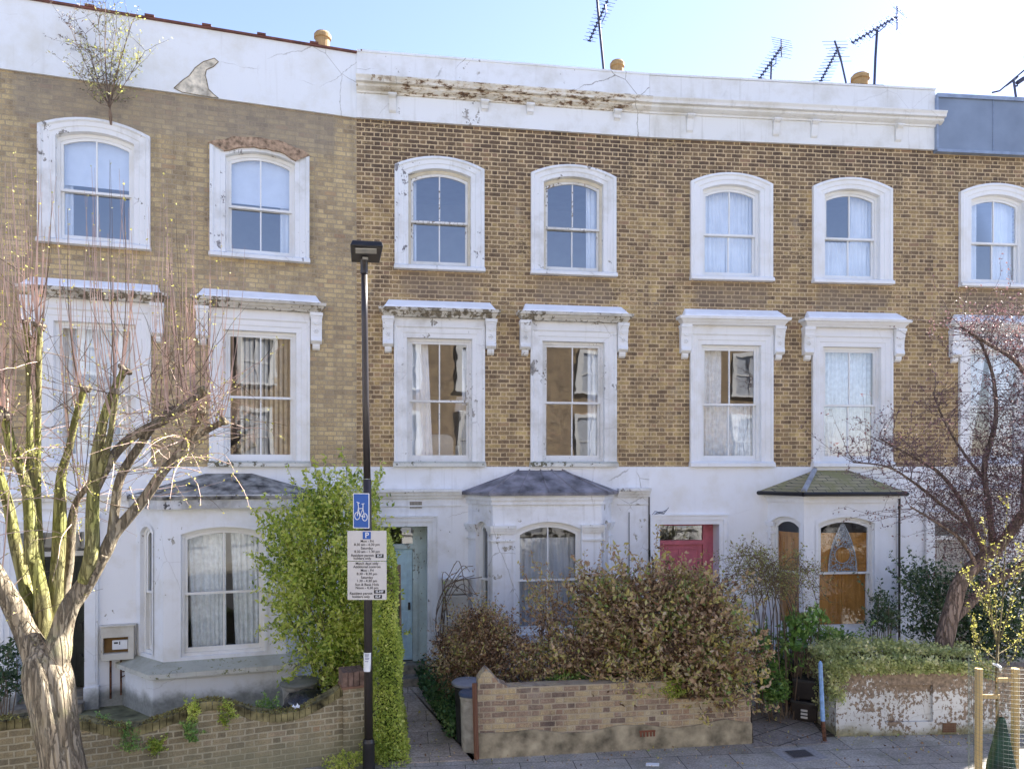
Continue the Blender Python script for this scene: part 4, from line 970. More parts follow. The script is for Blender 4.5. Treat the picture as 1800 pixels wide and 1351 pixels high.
def simple(name, mb, mat, base, label, cat, group=None, smooth=False, bevel=0):
    return tag(build(name, mb, mat, base=base, smooth=smooth, bevel=bevel), label, cat, group)
# posts
g0 = G(835, 1330); Yp = 10.33
simple('gate_post', MB().tube([P(838, 1333, Yp), P(836, 1270, Yp), P(834, 1200, Yp)], [.035, .036, .034], 4), m_oldpost, P(838, 1333, Yp), 'reddish brown timber post leaning on the left end of the brick wall', 'post', 'posts at the garden gates')
Yb = 11.05
gp = empty('gate_post', P(1450, 1302, Yb), 0, 'rusty metal post with light blue paint in the ivy at the white wall end', 'post', 'posts at the garden gates')
bs = P(1450, 1302, Yb); m_bluep = flat('light_blue_paint', (.24, .40, .66), .5, var=.2, scale=12); m_rust = flat('rust', (.13, .06, .035), .9, var=.4, scale=20)
def rel(mb, b_): mb.v = [(a[0] - b_[0], a[1] - b_[1], a[2] - b_[2]) for a in mb.v]; return mb
build('painted_shaft', rel(MB().tube([P(1446.5, 1266, Yb), P(1442, 1166, Yb), P(1442, 1161, Yb)], [.034, .032, .012], 8), bs), m_bluep, gp)
build('rusty_foot', rel(MB().tube([P(1450, 1304, Yb), P(1446.5, 1267, Yb)], [.030, .031], 8), bs), m_rust, gp)
Yg = 9.0
gp = empty('gate_post', P(41, 1400, Yg), 0, 'greenish timber gate post with a small latch behind the pollarded tree', 'post', 'posts at the garden gates'); bs = P(41, 1400, Yg)
build('timber', rel(MB().box(P(36, 0, Yg).x, P(45, 0, Yg).x, Yg - .04, Yg + .04, 0, P(0, 1257, Yg).z), bs), m_greenpost, gp, bevel=.006)
build('latch', rel(MB().tube([P(35, 1279, Yg - .05), P(24, 1279, Yg - .05), P(23, 1284, Yg - .05)], .010, 5), bs), m_leadflash, gp)

# ------------------------------------------------------------------ street lamp with its signs
Yl = 10.0
B0 = P(648, 1353, Yl); B0.z = 0
lamp = empty('street_lamp', B0, 0, 'tall dark brown street lamp post with a flat black head, carrying the parking signs', 'street lamp')
def LP(px, py, Y=Yl): return P(px, py, Y) - B0
build('post', MB().tube([LP(648, 1300), LP(646.8, 1000), LP(645.5, 842)], [.058, .056, .055], 20), m_post, lamp, smooth=True)
build('post_upper', MB().tube([LP(645.4, 841), LP(643, 700), LP(641, 560), LP(640.3, 478)], [.048, .046, .043, .041], 20), m_post, lamp, smooth=True)
build('post_base', MB().tube([LP(648.4, 1353), LP(648, 1303), LP(648, 1297)], [.082, .082, .066], 20), m_black, lamp, smooth=False)
build('bracket', MB().tube([LP(640.3, 481), LP(640, 466), LP(640, 452)], [.052, .050, .062], 14), m_post, lamp, smooth=False)
hd = MB(); zt_ = 6.93
X = lambda px, Y: (px - CX) * Y / F - B0.x
ya, yb = 9.42 - B0.y, 10.12 - B0.y
zf = CZ + (HY - 431) * 9.42 / F - B0.z; zbk = CZ + (HY - 457) * 10.0 / F
hd.add([(X(615, 9.42), ya, zf), (X(674, 9.42), ya, zf - .02), (X(667, 10.1), yb, zbk - .01), (X(617, 10.1), yb, zbk),
        (X(619, 9.42), ya + .02, zf + .075), (X(671, 9.42), ya + .02, zf + .055), (X(664, 10.1), yb - .03, zbk + .13), (X(620, 10.1), yb - .03, zbk + .14)],
       [(0, 3, 2, 1), (4, 5, 6, 7), (0, 1, 5, 4), (1, 2, 6, 5), (2, 3, 7, 6), (3, 0, 4, 7)])
LH = build('lamp_head', hd, m_black, lamp, bevel=.012)
def onhead(px0, px1, t0, t1, th, name, mat):
    mb = MB(); vs = []
    for t, pa, pb in ((t0, px0, px1), (t1, px0, px1)):
        Yc = 9.42 + .68 * t; zc = zf + (zbk - zf) * t - .012
        vs += [(X(pa, Yc), Yc - B0.y, zc - th), (X(pb, Yc), Yc - B0.y, zc - th - .006)]
    vs2 = [(a[0], a[1], a[2] + th) for a in vs]
    mb.add(vs + vs2, [(0, 1, 3, 2), (4, 6, 7, 5), (0, 4, 5, 1), (2, 3, 7, 6), (0, 2, 6, 4), (1, 5, 7, 3)]); build(name, mb, mat, LH)
onhead(625, 662, .10, .36, .012, 'lens', flat('led_lens', (.50, .50, .46), .25, .6, var=.06))
onhead(637, 647, .62, .74, .01, 'number_plate', flat('small_label', (.62, .62, .58), .5))
# signs
def text_mesh(items):   # (string, size, x, z, bold) centred text in the x-z plane
    mb = MB()
    for (s_, sz, x, z, bold, al) in items:
        cu = bpy.data.curves.new('t', 'FONT'); cu.body = s_; cu.size = sz; cu.align_x = al; cu.align_y = 'CENTER'; cu.offset = sz * bold; cu.extrude = .0007; cu.resolution_u = 3
        ob = bpy.data.objects.new('t', cu); COL.objects.link(ob); bpy.context.view_layer.update()
        dg = bpy.context.evaluated_depsgraph_get(); me = bpy.data.meshes.new_from_object(ob.evaluated_get(dg))
        mb.add([(v.co.x + x, -v.co.z, v.co.y + z) for v in me.vertices], [tuple(p_.vertices) for p_ in me.polygons])
        bpy.data.objects.remove(ob); bpy.data.curves.remove(cu); bpy.data.meshes.remove(me)
    return mb
m_plate = flat('grey_white_plate', (.62, .60, .58), .45, .4, var=.05, scale=3); m_ink = flat('sign_black', (.02, .02, .025), .5); m_sblue = flat('sign_blue', (.012, .10, .42), .4, .5, var=.08); m_swhite = flat('sign_white', (.78, .80, .82), .4, .4, var=.03)
Ysg = Yl - .085; sc = F / Ysg
def sgn(px0, px1, py0, py1, name, label, cat, group, rz=0):
    c = P((px0 + px1) / 2, (py0 + py1) / 2, Ysg); wd = (px1 - px0) / sc; ht = (py1 - py0) / sc
    e = empty(name, (c.x, c.y, c.z - ht / 2), rz, label, cat, group); return e, wd, ht
def rrect(wd, h, r, cx=0, cz=0, n=4):
    out = []
    for (sx, sz, a0) in ((1, 1, 0), (-1, 1, 90), (-1, -1, 180), (1, -1, 270)):
        for i in range(n + 1):
            a = radians(a0 + 90 * i / n); out.append((cx + sx * (wd / 2 - r) + r * cos(a), cz + sz * (h / 2 - r) + r * sin(a)))
    return out
def plate(e, wd, h, mat=None): return build('plate', MB().prism(rrect(wd, h, .012, 0, h / 2), -.004, .004), mat or m_plate, e)
def clip(e, z, y0=.004):
    mb = MB().box(-.05, .07, y0, .03, z - .008, z + .008); build('clip', mb, m_leadflash, e)
e, wd, h = sgn(610.8, 679.4, 932.3, 985.3, 'parking_sign', 'upper white parking plate with blue P and weekday hours on the lamp post', 'sign', 'parking plates on the lamp post')
plate(e, wd, h); clip(e, .08); clip(e, h - .08)
U = lambda px: (px - 645.1) / sc
Z = lambda py, bot: (bot - py) / sc
def tz(py): return Z(py, 985.3)
pbm = MB().prism(rrect(.11, .10, .006, U(644.8), tz(940.5)), -.0058, -.004); build('blue_square', pbm, m_sblue, e)
build('white_lettering', text_mesh([('P', .105, U(645.2), tz(940.5), .012, 'CENTER')]).xf(Matrix.Translation((0, -.0067, 0))), m_swhite, e)
ts = .047
items = [('Mon - Fri', ts, U(645.5), tz(950.6), .014, 'CENTER'), ('8.30 am - 6.30 pm', ts, U(645.2), tz(956.6), .014, 'CENTER'), ('Saturday', ts, U(645), tz(963), .014, 'CENTER'), ('8.30 am - 1.30 pm', ts, U(645.5), tz(969), .014, 'CENTER'),
         ('Resident permit', ts, U(637.2), tz(975.7), .014, 'CENTER'), ('holders only', ts, U(637), tz(980.8), .014, 'CENTER')]
build('lettering', text_mesh(items).xf(Matrix.Translation((0, -.0055, 0))), m_ink, e)
build('black_box', MB().prism(rrect(.108, .05, .003, U(667.3), tz(976.5)), -.0055, -.004), m_ink, e)
build('white_code', text_mesh([('IS-F', .046, U(667.3), tz(976.5), .02, 'CENTER')]).xf(Matrix.Translation((0, -.0065, 0))), m_swhite, e)
e, wd, h = sgn(611.0, 679.6, 986.4, 1053.5, 'parking_sign', 'lower white parking plate about match days on the lamp post', 'sign', 'parking plates on the lamp post')
plate(e, wd, h); clip(e, .08); clip(e, h - .08)
def tz(py): return Z(py, 1053.5)
items = [('Match days only', ts, U(645), tz(989.8), .014, 'CENTER'), ('Additional controls', ts, U(645), tz(995.6), .014, 'CENTER'), ('Mon - Fri', ts, U(645.5), tz(1002), .014, 'CENTER'), ('8.30 - 8.30 pm', ts, U(645), tz(1008), .014, 'CENTER'),
         ('Saturday', ts, U(645), tz(1014.3), .014, 'CENTER'), ('1.30 - 4.30 pm', ts, U(645), tz(1020.3), .014, 'CENTER'), ('Sun & Bank Hols', ts, U(645), tz(1026.8), .014, 'CENTER'), ('Noon - 4.30 pm', ts, U(645), tz(1032.5), .014, 'CENTER'),
         ('Resident permit', ts, U(634.6), tz(1042.3), .014, 'CENTER'), ('holders only', ts, U(634.6), tz(1048), .014, 'CENTER')]
build('lettering', text_mesh(items).xf(Matrix.Translation((0, -.0055, 0))), m_ink, e)
bb = MB().prism(rrect(.150, .048, .003, U(667.2), tz(1039.3)), -.0055, -.004); bb.prism(rrect(.108, .048, .003, U(664.3), tz(1048)), -.0055, -.004); build('black_box', bb, m_ink, e)
build('white_code', text_mesh([('IS-MF', .046, U(667.2), tz(1039.3), .02, 'CENTER'), ('IS-F', .046, U(664.3), tz(1048), .02, 'CENTER')]).xf(Matrix.Translation((0, -.0065, 0))), m_swhite, e)
# cycle sign, turned a little on the post
e, wd, h = sgn(621.5, 648.5, 865, 928, 'cycle_sign', 'blue cycle route sign with white bicycle near the parking plates', 'sign', None, radians(-14))
wd = .235; h = .47
tl = Matrix.Shear('XZ', 4, (0, 0)) if False else Matrix.Identity(4)
plate(e, wd, h, m_swhite); clip(e, .10); clip(e, h - .10)
build('blue_field', MB().prism(rrect(wd - .022, h - .022, .010, 0, h / 2), -.0058, -.004), m_sblue, e)
bc = MB(); y = -.0075
def circ(cx_, cz_, r): return [(cx_ + r * cos(t * pi / 10), y, cz_ + 1.35 * r * sin(t * pi / 10)) for t in range(21)]
w1, w2 = (-.055, .165), (.055, .150)
rk = .006
bc.tube(circ(*w1, .036), rk, 6); bc.tube(circ(*w2, .036), rk, 6)
for a, c in ((w1, (-.035, .285)), (w2, (.028, .255)), ((-.035, .285), (-.045, .345)), ((.028, .255), (.03, .325)), ((-.04, .262), (.028, .268)), ((-.012, .17), (.028, .262)), ((-.012, .17), (-.04, .262)), ((-.012, .17), w2), ((.01, .325), (.05, .332)), ((-.045, .345), (-.062, .352)), ((-.045, .345), (-.02, .338))):
    bc.tube([(a[0], y, a[1]), (c[0], y, c[1])], rk, 6)
build('bicycle_symbol', bc, m_swhite, e)
stk = MB(); c0 = P(646.8, 1168, Yl); r_ = .0605; nn = 10
ztop, zbot = P(0, 1145, Yl).z, P(0, 1178, Yl).z
for i in range(nn + 1):
    a = radians(-150 + 120 * i / nn); stk.v += [(c0.x + r_ * cos(a), Yl + r_ * sin(a), zbot), (c0.x + r_ * cos(a), Yl + r_ * sin(a), ztop)]
for i in range(nn): stk.f.append((2 * i, 2 * i + 2, 2 * i + 3, 2 * i + 1))
es = simple('notice_sticker', stk, m_swhite, (c0.x, Yl, zbot), 'small white paper notice wrapped round the lamp post above the wall', 'sticker')
ln = MB()
for k, zz in enumerate((.92, .86, .80, .72, .66, .55)):
    zc = (ztop - zbot) * zz; ln.box(-.028, .028 - .006 * (k % 3), -.0625, -.0598, zc - .004, zc + .004)
build('printed_lines', ln, flat('faded_ink', (.22, .24, .40), .6), es)

# ------------------------------------------------------------------ bins, boxes, litter
m_bin_b = flat('black_plastic', (.022, .023, .026), .45, .5, var=.3, scale=8)
m_bin_g = flat('grey_lid', (.20, .21, .24), .5, .4, var=.1)
m_beige = flat('beige_bin', (.33, .31, .26), .7, var=.2, scale=8)
m_navy = flat('navy_lid', (.05, .07, .12), .4, .5)
def dustbin(c, r, h, body, lid, label, lidr=None):
    e = empty('dustbin', c, 0, label, 'bin', 'dustbins in the front gardens'); lidr = lidr or r * 1.1
    build('body', MB().lathe([(r * .82, 0), (r * .84, .03), (r * .95, h * .93), (r * 1.02, h * .95), (r * 1.02, h), (r * .9, h)], k=24), body, e, smooth=False)
    build('lid', MB().lathe([(lidr, h + .002), (lidr, h + .03), (lidr * .9, h + .05), (lidr * .3, h + .075), (lidr * .12, h + .078), (lidr * .12, h + .1), (lidr * .04, h + .105)], k=24), lid, e)
    return e
c = P(830, 1310, 10.72); dustbin((c.x - .01, 10.72, 0), .17, .80, m_beige, m_navy, 'beige dustbin with dark blue lid behind the brown timber post')
c = P(822, 1210, 11.05); dustbin((c.x, 11.05, 0), .20, .86, m_bin_b, m_bin_g, 'black dustbin with pale grey lid at the foot of the ivy', .24)
c = P(527, 1200, 11.35); dustbin((c.x, 11.35, 0), .27, .78, m_beige, flat('dull_lid', (.19, .19, .16), .7), 'stone-coloured dustbin with dull lid under the green privet')
bg_ = P(535, 1222, 10.75); bm = MB(); n1, n2 = 14, 20
for i in range(n1 + 1):
    for j in range(n2):
        th = pi * i / n1; ph = 2 * pi * j / n2; d = Vector((sin(th) * cos(ph), sin(th) * sin(ph), cos(th))); rr_ = 1 + .16 * mnoise.noise(d * 2.5) + .07 * mnoise.noise(d * 7)
        bm.v.append((bg_.x + d.x * .36 * rr_, 10.95 + d.y * .28 * rr_, .62 + d.z * .17 * rr_))
for i in range(n1):
    for j in range(n2): bm.f.append((i * n2 + j, i * n2 + (j + 1) % n2, (i + 1) * n2 + (j + 1) % n2, (i + 1) * n2 + j))
simple('rubbish_bag', bm, flat('black_bag', (.02, .02, .024), .25, .6, var=.3, scale=10, bmp=.6), (bg_.x, 10.95, .4), 'shiny black rubbish bag lying behind the wavy brick wall', 'rubbish bag', smooth=True)
t = P(520, 1243, 10.1); tm = MB(); rr = random.Random(8)
for i in range(9): a = rr.random() * 6; tm.add([(t.x, t.y, t.z), (t.x + .055 * cos(a), t.y + .05 * sin(a), t.z + rr.uniform(-.01, .04)), (t.x + .055 * cos(a + .8), t.y + .05 * sin(a + .8), t.z + rr.uniform(-.01, .05))], [(0, 1, 2)])
simple('crumpled_tissue', tm, m_swhite, t, 'crumpled white tissue on the mossy coping of the wavy wall', 'litter')
gx, gy = G(1146, 1344); simple('scrap_of_paper', MB().prismz([(gx - .09, gy - .03), (gx + .09, gy - .04), (gx + .11, gy + .05), (gx - .07, gy + .06)], .002, .012), m_swhite, (gx, gy, 0), 'flat scrap of white paper on the pavement in front of the middle wall', 'litter')
# wheelie bin and recycling boxes on the right path
c = P(1402, 1190, 12.75)
e = empty('wheelie_bin', (c.x, 12.75, 0), radians(-28), 'black wheelie bin with closed lid beside the right garden path', 'wheelie bin')
bd = MB().frus((-.22, .22, -.26, .24, .06), (-.27, .27, -.34, .30, .78)); build('body', bd, m_bin_b, e, bevel=.02)
build('lid', MB().frus((-.29, .29, -.37, .33, .785), (-.27, .27, -.34, .30, .84)).box(-.2, .2, .33, .37, .76, .80), flat('dark_lid', (.04, .045, .06), .4, .5), e, bevel=.015)
build('wheel', MB().tube([(-.25, .24, .1), (-.2, .24, .1)], .1, 14), m_black, e); build('wheel', MB().tube([(.2, .24, .1), (.25, .24, .1)], .1, 14), m_black, e)
for k, (px, Y, zz, lab) in enumerate(((1416, 12.1, 0, 'lower black recycling box with pale label at the wall end'), (1417, 12.14, .34, 'black recycling box stacked on another at the wall end'))):
    c = P(px, 1200, Y); e = empty('recycling_box', (c.x + .02, Y, zz), radians(-30 + 4 * k), lab, 'box', 'stacked recycling boxes')
    build('box_body', MB().frus((-.17, .17, -.24, .24, .005), (-.20, .20, -.28, .28, .30)), flat('brown_black_plastic', (.03, .024, .022), .5, .4, var=.3), e, bevel=.012)
    build('rim', MB().box(-.21, .21, -.29, .29, .301, .335), m_bin_b, e, bevel=.006)
    if k == 0:
        lb = MB()
        for q in range(3): lb.box(-.05, .05, -.285, -.265, .07 + q * .055, .10 + q * .055)
        build('pale_label', lb, m_plate, e)
# meter boxes
m_mbox = white('meter_box_paint', (.60, .58, .52), .3, .15, 0, .3, under=(.3, .25, .18))
u, n = H1.u(207, .14), .14
za, zb = H1.z(175, 1162, .2), H1.z(175, 1103, .2); u0, u1 = H1.u(177, .2), H1.u(235, .2)
e = empty('meter_box', H1.w((u0 + u1) / 2, .05) + Vector((0, 0, za)), H1.a, 'old white meter box with a see-through slot beside the dark doorway', 'meter box', 'meter boxes on the fronts')
hw, hh = (u1 - u0) / 2, zb - za
bx = MB().box(-hw, hw, -.14, 0, hh * .68, hh); bx.box(-hw, hw, -.14, 0, 0, hh * .2); bx.box(-hw, -hw + .03, -.14, 0, hh * .2, hh * .68); bx.box(hw - .09, hw, -.14, 0, hh * .2, hh * .68); bx.box(-hw + .03, hw - .09, -.05, 0, hh * .2, hh * .68)
bx.box(-hw - .015, hw + .03, -.16, 0, hh, hh + .025); build('box_body', bx, m_mbox, e, bevel=.006)
build('meter', MB().box(-.09, .15, -.10, -.051, hh * .30, hh * .58), m_swhite, e, bevel=.01); build('backing', MB().box(-hw + .032, hw - .092, -.056, -.0505, hh * .21, hh * .67), flat('brown_board', (.16, .09, .03), .7), e)
build('meter_display', MB().box(-.06, .0, -.104, -.1005, hh * .48, hh * .53).box(.02, .035, -.104, -.1005, hh * .45, hh * .54), m_ink, e)
pq = MB(); pq.tube([(-hw + .13, -.05, 0), (-hw + .13, -.05, -za + .15)], .018, 6); pq.tube([(.04, -.06, 0), (.04, -.06, -.25), (.04, -.06, -za + .2)], .016, 6); pq.tube([(.06, -.06, -.22), (.25, -.07, -.2), (.04, -.06, -.32)], .01, 5); build('pipe', pq, m_rust, e)
u0, u1 = H2.u(780, .2), H2.u(823, .2); zt_ = H2.z(800, 1018, .2)
e = empty('meter_box', H2.w((u0 + u1) / 2, .05) + Vector((0, 0, .5)), H2.a, 'tall white meter cabinet wrapped by bare climber stems beside the blue door', 'meter box', 'meter boxes on the fronts')
hw = (u1 - u0) / 2; hh = zt_ - .5
for z0, z1 in ((0, hh * .38), (hh * .39, hh * .80), (hh * .81, hh)): build('panel', MB().box(-hw, hw, -.16, 0, z0, z1 - .006), m_mbox, e, bevel=.008)
build('hood', MB().box(-hw - .03, hw + .03, -.19, 0, hh + .001, hh + .03), m_sur_old, e)
# inspection cover
a, b_, c, d = G(1354, 1317), G(1424, 1312), G(1457, 1333), G(1388, 1341)
e = empty('inspection_cover', ((a[0] + c[0]) / 2, (a[1] + c[1]) / 2, 0), 0, 'square drain cover in a pale concrete surround on the pavement', 'drain cover')
cx_, cy_ = (a[0] + c[0]) / 2, (a[1] + c[1]) / 2
def shr(k): return [((q[0] - cx_) * k, (q[1] - cy_) * k) for q in (a, b_, c, d)]
build('concrete_surround', MB().prismz(shr(1.0), -.02, .008), flat('pale_concrete', (.30, .29, .28), .9, var=.15, scale=20), e); build('steel_frame', MB().prismz(shr(.58), .0, .012), flat('steel_frame', (.20, .19, .18), .6), e); build('cover', MB().prismz(shr(.50), .0, .016), flat('iron_cover', (.075, .07, .07), .6, var=.3, scale=60, bmp=.5), e)

# ------------------------------------------------------------------ aerials and dish
def yagi(name, mast, boom, Y, label, nel, el0, el1, tilt=.12, refl=None, strut=None, mr=.022, ddep=.35):
    bs = P(mast[0][0], mast[0][1], Y); bs.z -= .5
    e = empty(name, bs, 0, label, 'aerial', 'television aerials on the roofs')
    R_ = lambda px, py, Yq=Y: P(px, py, Yq) - bs
    m = MB().tube([Vector((0, 0, 0))] + [R_(*q) for q in mast], mr, 7); build('mast', m, m_aerial, e)
    b_ = MB(); p0, p1 = R_(*boom[0], Y - ddep), R_(*boom[1], Y + ddep); b_.tube([p0, p1], .017, 6)
    if strut: b_.tube([R_(*q) for q in strut], .011, 5)
    build('boom', b_, m_aerial, e)
    el = MB(); dx = Vector((cos(tilt), .2, sin(tilt)))
    dx = dx.normalized()
    for i in range(nel):
        t = i / (nel - 1); c = p0.lerp(p1, t); L = el0 + (el1 - el0) * t
        el.tube([c - dx * L / 2, c + dx * L / 2], .0055, 4); el.tube([c - dx * .04, c + dx * .04], .02, 5)
        u_ = Vector((-dx.z, 0, dx.x)); 
        if i % 2 == 0: el.tube([c - dx * L * .3 + u_ * .04, c, c + dx * L * .3 + u_ * .04], .005, 4)
    build('directors', el, m_aerial, e)
    if refl:
        rf = MB()
        for (q, hl) in refl: c = R_(*q); rf.tube([c - dx * hl, c + dx * hl], .006, 4)
        c0, c1 = R_(*refl[0][0]), R_(*refl[-1][0]); rf.tube([c0, c1], .014, 5); build('reflector', rf, m_aerial, e)
    return e
YA = 17.5
yagi('television_aerial', [(1062, 132), (1054, 50), (1046, -40)], [(1036, 72), (1072, -8)], YA, 'tall leaning mast with a long aerial at the top edge above the rusty cornice', 14, .30, .45, tilt=-.08, strut=[(1058, 40), (1066, 22), (1064, 8)], mr=.03)
yagi('television_aerial', [(1355, 141), (1356, 112)], [(1336, 137), (1373, 84)], YA, 'short aerial with box-shaped grid reflector, leftmost of the three over the pink-door house', 11, .42, .40, tilt=-.08, refl=[((1373, 69), .26), ((1374, 73), .26), ((1375, 77), .26), ((1376, 81), .26), ((1376, 87), .24), ((1376, 94), .24), ((1374, 100), .24)], strut=[(1356, 118), (1364, 112), (1364, 100)])
yagi('television_aerial', [(1487, 145), (1477, 100), (1467, 72)], [(1443, 142), (1474, 84)], YA, 'leaning aerial with long tilted rods in the middle of the three over the pink-door house', 12, .50, .42, tilt=.13, refl=[((1467, 73), .33), ((1469, 79), .33), ((1471, 85), .3), ((1474, 100), .3), ((1478, 108), .28)])
yagi('television_aerial', [(1537, 149), (1539, 100), (1542, 53)], [(1499, 75), (1574, 31)], YA, 'tallest aerial on a straight mast pointing up to the right beside the clay pot', 13, .36, .36, tilt=-.5, refl=[((1577, 10), .22), ((1579, 16), .22), ((1582, 22), .22), ((1582, 30), .22), ((1580, 40), .22), ((1577, 53), .22)], strut=[(1526, 60), (1530, 67), (1543, 58), (1557, 45), (1559, 37)], mr=.03)
bs = P(1786, 174, 16.8); bs.z -= .5
e = empty('satellite_dish', bs, 0, 'grey satellite dish with aerial boom above the clad roof at the right edge', 'satellite dish')
R_ = lambda px, py, Y=16.8: P(px, py, Y) - bs
build('mast', MB().tube([Vector((0, 0, 0)), R_(1786, 172), R_(1782, 143)], .025, 7), m_aerial, e)
bmx = MB().tube([R_(1744, 163), R_(1757, 160), R_(1800, 124), R_(1812, 116)], .02, 6); bmx.tube([R_(1768, 152), R_(1785, 140), R_(1790, 135)], .014, 5); bmx.tube([R_(1788, 146), R_(1800, 138)], .05, 7)
bmx.tube([R_(1783, 152), R_(1789, 151)], .02, 6); build('boom', bmx, m_aerial, e)
ds = MB(); c = R_(1807, 113); rd = .215; nn = 20; ax = Vector((.35, -.85, .3)).normalized(); a1 = ax.cross(Vector((0, 0, 1))).normalized(); a2 = ax.cross(a1)
for i in range(6):
    for j in range(nn): r_ = rd * i / 5 + .001; th = 2 * pi * j / nn; ds.v.append(tuple(c + (a1 * cos(th) + a2 * sin(th)) * r_ + ax * (.25 * (r_ / rd) ** 2 * rd)))
for i in range(5):
    for j in range(nn): ds.f.append((i * nn + j, i * nn + (j + 1) % nn, (i + 1) * nn + (j + 1) % nn, (i + 1) * nn + j))
build('dish', ds, flat('dish_grey', (.22, .26, .32), .5), e, smooth=True)
# ------------------------------------------------------------------ plants
def smooth_pts(pts, sub=5):      # Catmull-Rom through (Vector, r)
    out = []; n = len(pts)
    for i in range(n - 1):
        p0, p1, p2, p3 = pts[max(i - 1, 0)], pts[i], pts[i + 1], pts[min(i + 2, n - 1)]
        for k in range(sub):
            t = k / sub; q = []
            for a, b_, c, d in zip((*p0[0], p0[1]), (*p1[0], p1[1]), (*p2[0], p2[1]), (*p3[0], p3[1])):
                q.append(.5 * ((2 * b_) + (-a + c) * t + (2 * a - 5 * b_ + 4 * c - d) * t * t + (-a + 3 * b_ - 3 * c + d) * t ** 3))
            out.append((Vector(q[:3]), q[3]))
    out.append(pts[-1]); return out
def twig(mb, p, d, L, r0, rnd, seg=7, wob=.10, up=.0, k=3, rt=.25, pull=None):
    p = Vector(p); d = Vector(d).normalized(); pts = [p.copy()]; step_ = L / seg
    for i in range(seg):
        d = (d + Vector((rnd.uniform(-1, 1), rnd.uniform(-1, 1), rnd.uniform(-1, 1))) * wob + Vector((0, 0, up)))
        if pull is not None: d += pull
        d.normalize(); p = p + d * step_; pts.append(p.copy())
    mb.tube(pts, [r0 * (1 - (1 - rt) * i / seg) for i in range(seg + 1)], k, cap=False); return pts, d

# pollarded street tree ---------------------------------------------
YT = 8.3
m_bark = barkmat('pollard_bark', [(.28, (.13, .105, .075)), (.42, (.27, .22, .155)), (.55, (.38, .32, .23)), (.72, (.48, .43, .33))], 2.4, moss=((.34, .36, .15), .55))
m_barkg = barkmat('green_tinged_bark', [(.3, (.17, .15, .07)), (.5, (.34, .31, .14)), (.7, (.50, .46, .23))], 2.6, moss=((.44, .46, .13), .42))
m_twig = flat('pinkish_twig', (.56, .40, .33), .7, var=.25, scale=4)
m_twigd = flat('dark_twig', (.19, .14, .10), .8, var=.3, scale=4)
TB = P(118, 1500, YT); TB.z = 0
tree = empty('pollarded_tree', TB, 0, 'large pollarded street tree with bare upright shoots at the left edge', 'tree')
def TP(px, py, dy=0): return P(px, py, YT + dy) - TB
spx = F / YT
FL = [(-1.2, .13, .35), (.35, .11, .25), (1.6, .12, .3), (2.9, .1, .3), (-2.4, .1, .25)]
def limb(name, L, sides=12, lump=.22, mat=None, seed=0):
    L = [(a[0], a[1], a[2], a[3] * .84) for a in L]
    pts = smooth_pts([(TP(a[0], a[1], a[2]), a[3] / spx) for a in L], 6)
    mb = MB().tube([q[0] for q in pts], [q[1] for q in pts], sides, lump=lump, seed=seed); return build(name, mb, mat or m_bark, tree, smooth=True)
tk = MB(); TL = [(124, 1475, 0, 48), (120, 1400, 0, 37), (112, 1345, 0, 33), (101, 1290, 0, 33), (91, 1230, 0, 36), (84, 1190, 0, 37), (80, 1160, 0, 32), (80, 1140, 0, 22), (82, 1125, 0, 8)]
tpts = smooth_pts([(TP(a[0], a[1], a[2]), a[3] / spx) for a in TL], 10); K = 72
for i, (c, r_) in enumerate(tpts):
    for j in range(K):
        th = 2 * pi * j / K; fl = 0
        for q, (a0, amp, wd) in enumerate(FL):
            aa = a0 + .35 * sin(c.z * 1.3 + q * 2); dd = (th - aa + pi) % (2 * pi) - pi; fl -= amp * math.exp(-(dd / wd) ** 2 * 4)
        fl += .05 * mnoise.noise(Vector((cos(th) * 3, sin(th) * 3, c.z * 1.6))) + .025 * mnoise.noise(Vector((cos(th) * 9, sin(th) * 9, c.z * 3)))
        rr_ = r_ * (1.06 + fl); tk.v.append((c.x + rr_ * cos(th), c.y + rr_ * sin(th), c.z))
for i in range(len(tpts) - 1):
    for j in range(K): tk.f.append((i * K + j, i * K + (j + 1) % K, (i + 1) * K + (j + 1) % K, (i + 1) * K + j))
tk.f.append(tuple(range((len(tpts) - 1) * K, len(tpts) * K))); build('trunk', tk, m_bark, tree, smooth=True)
ends = []
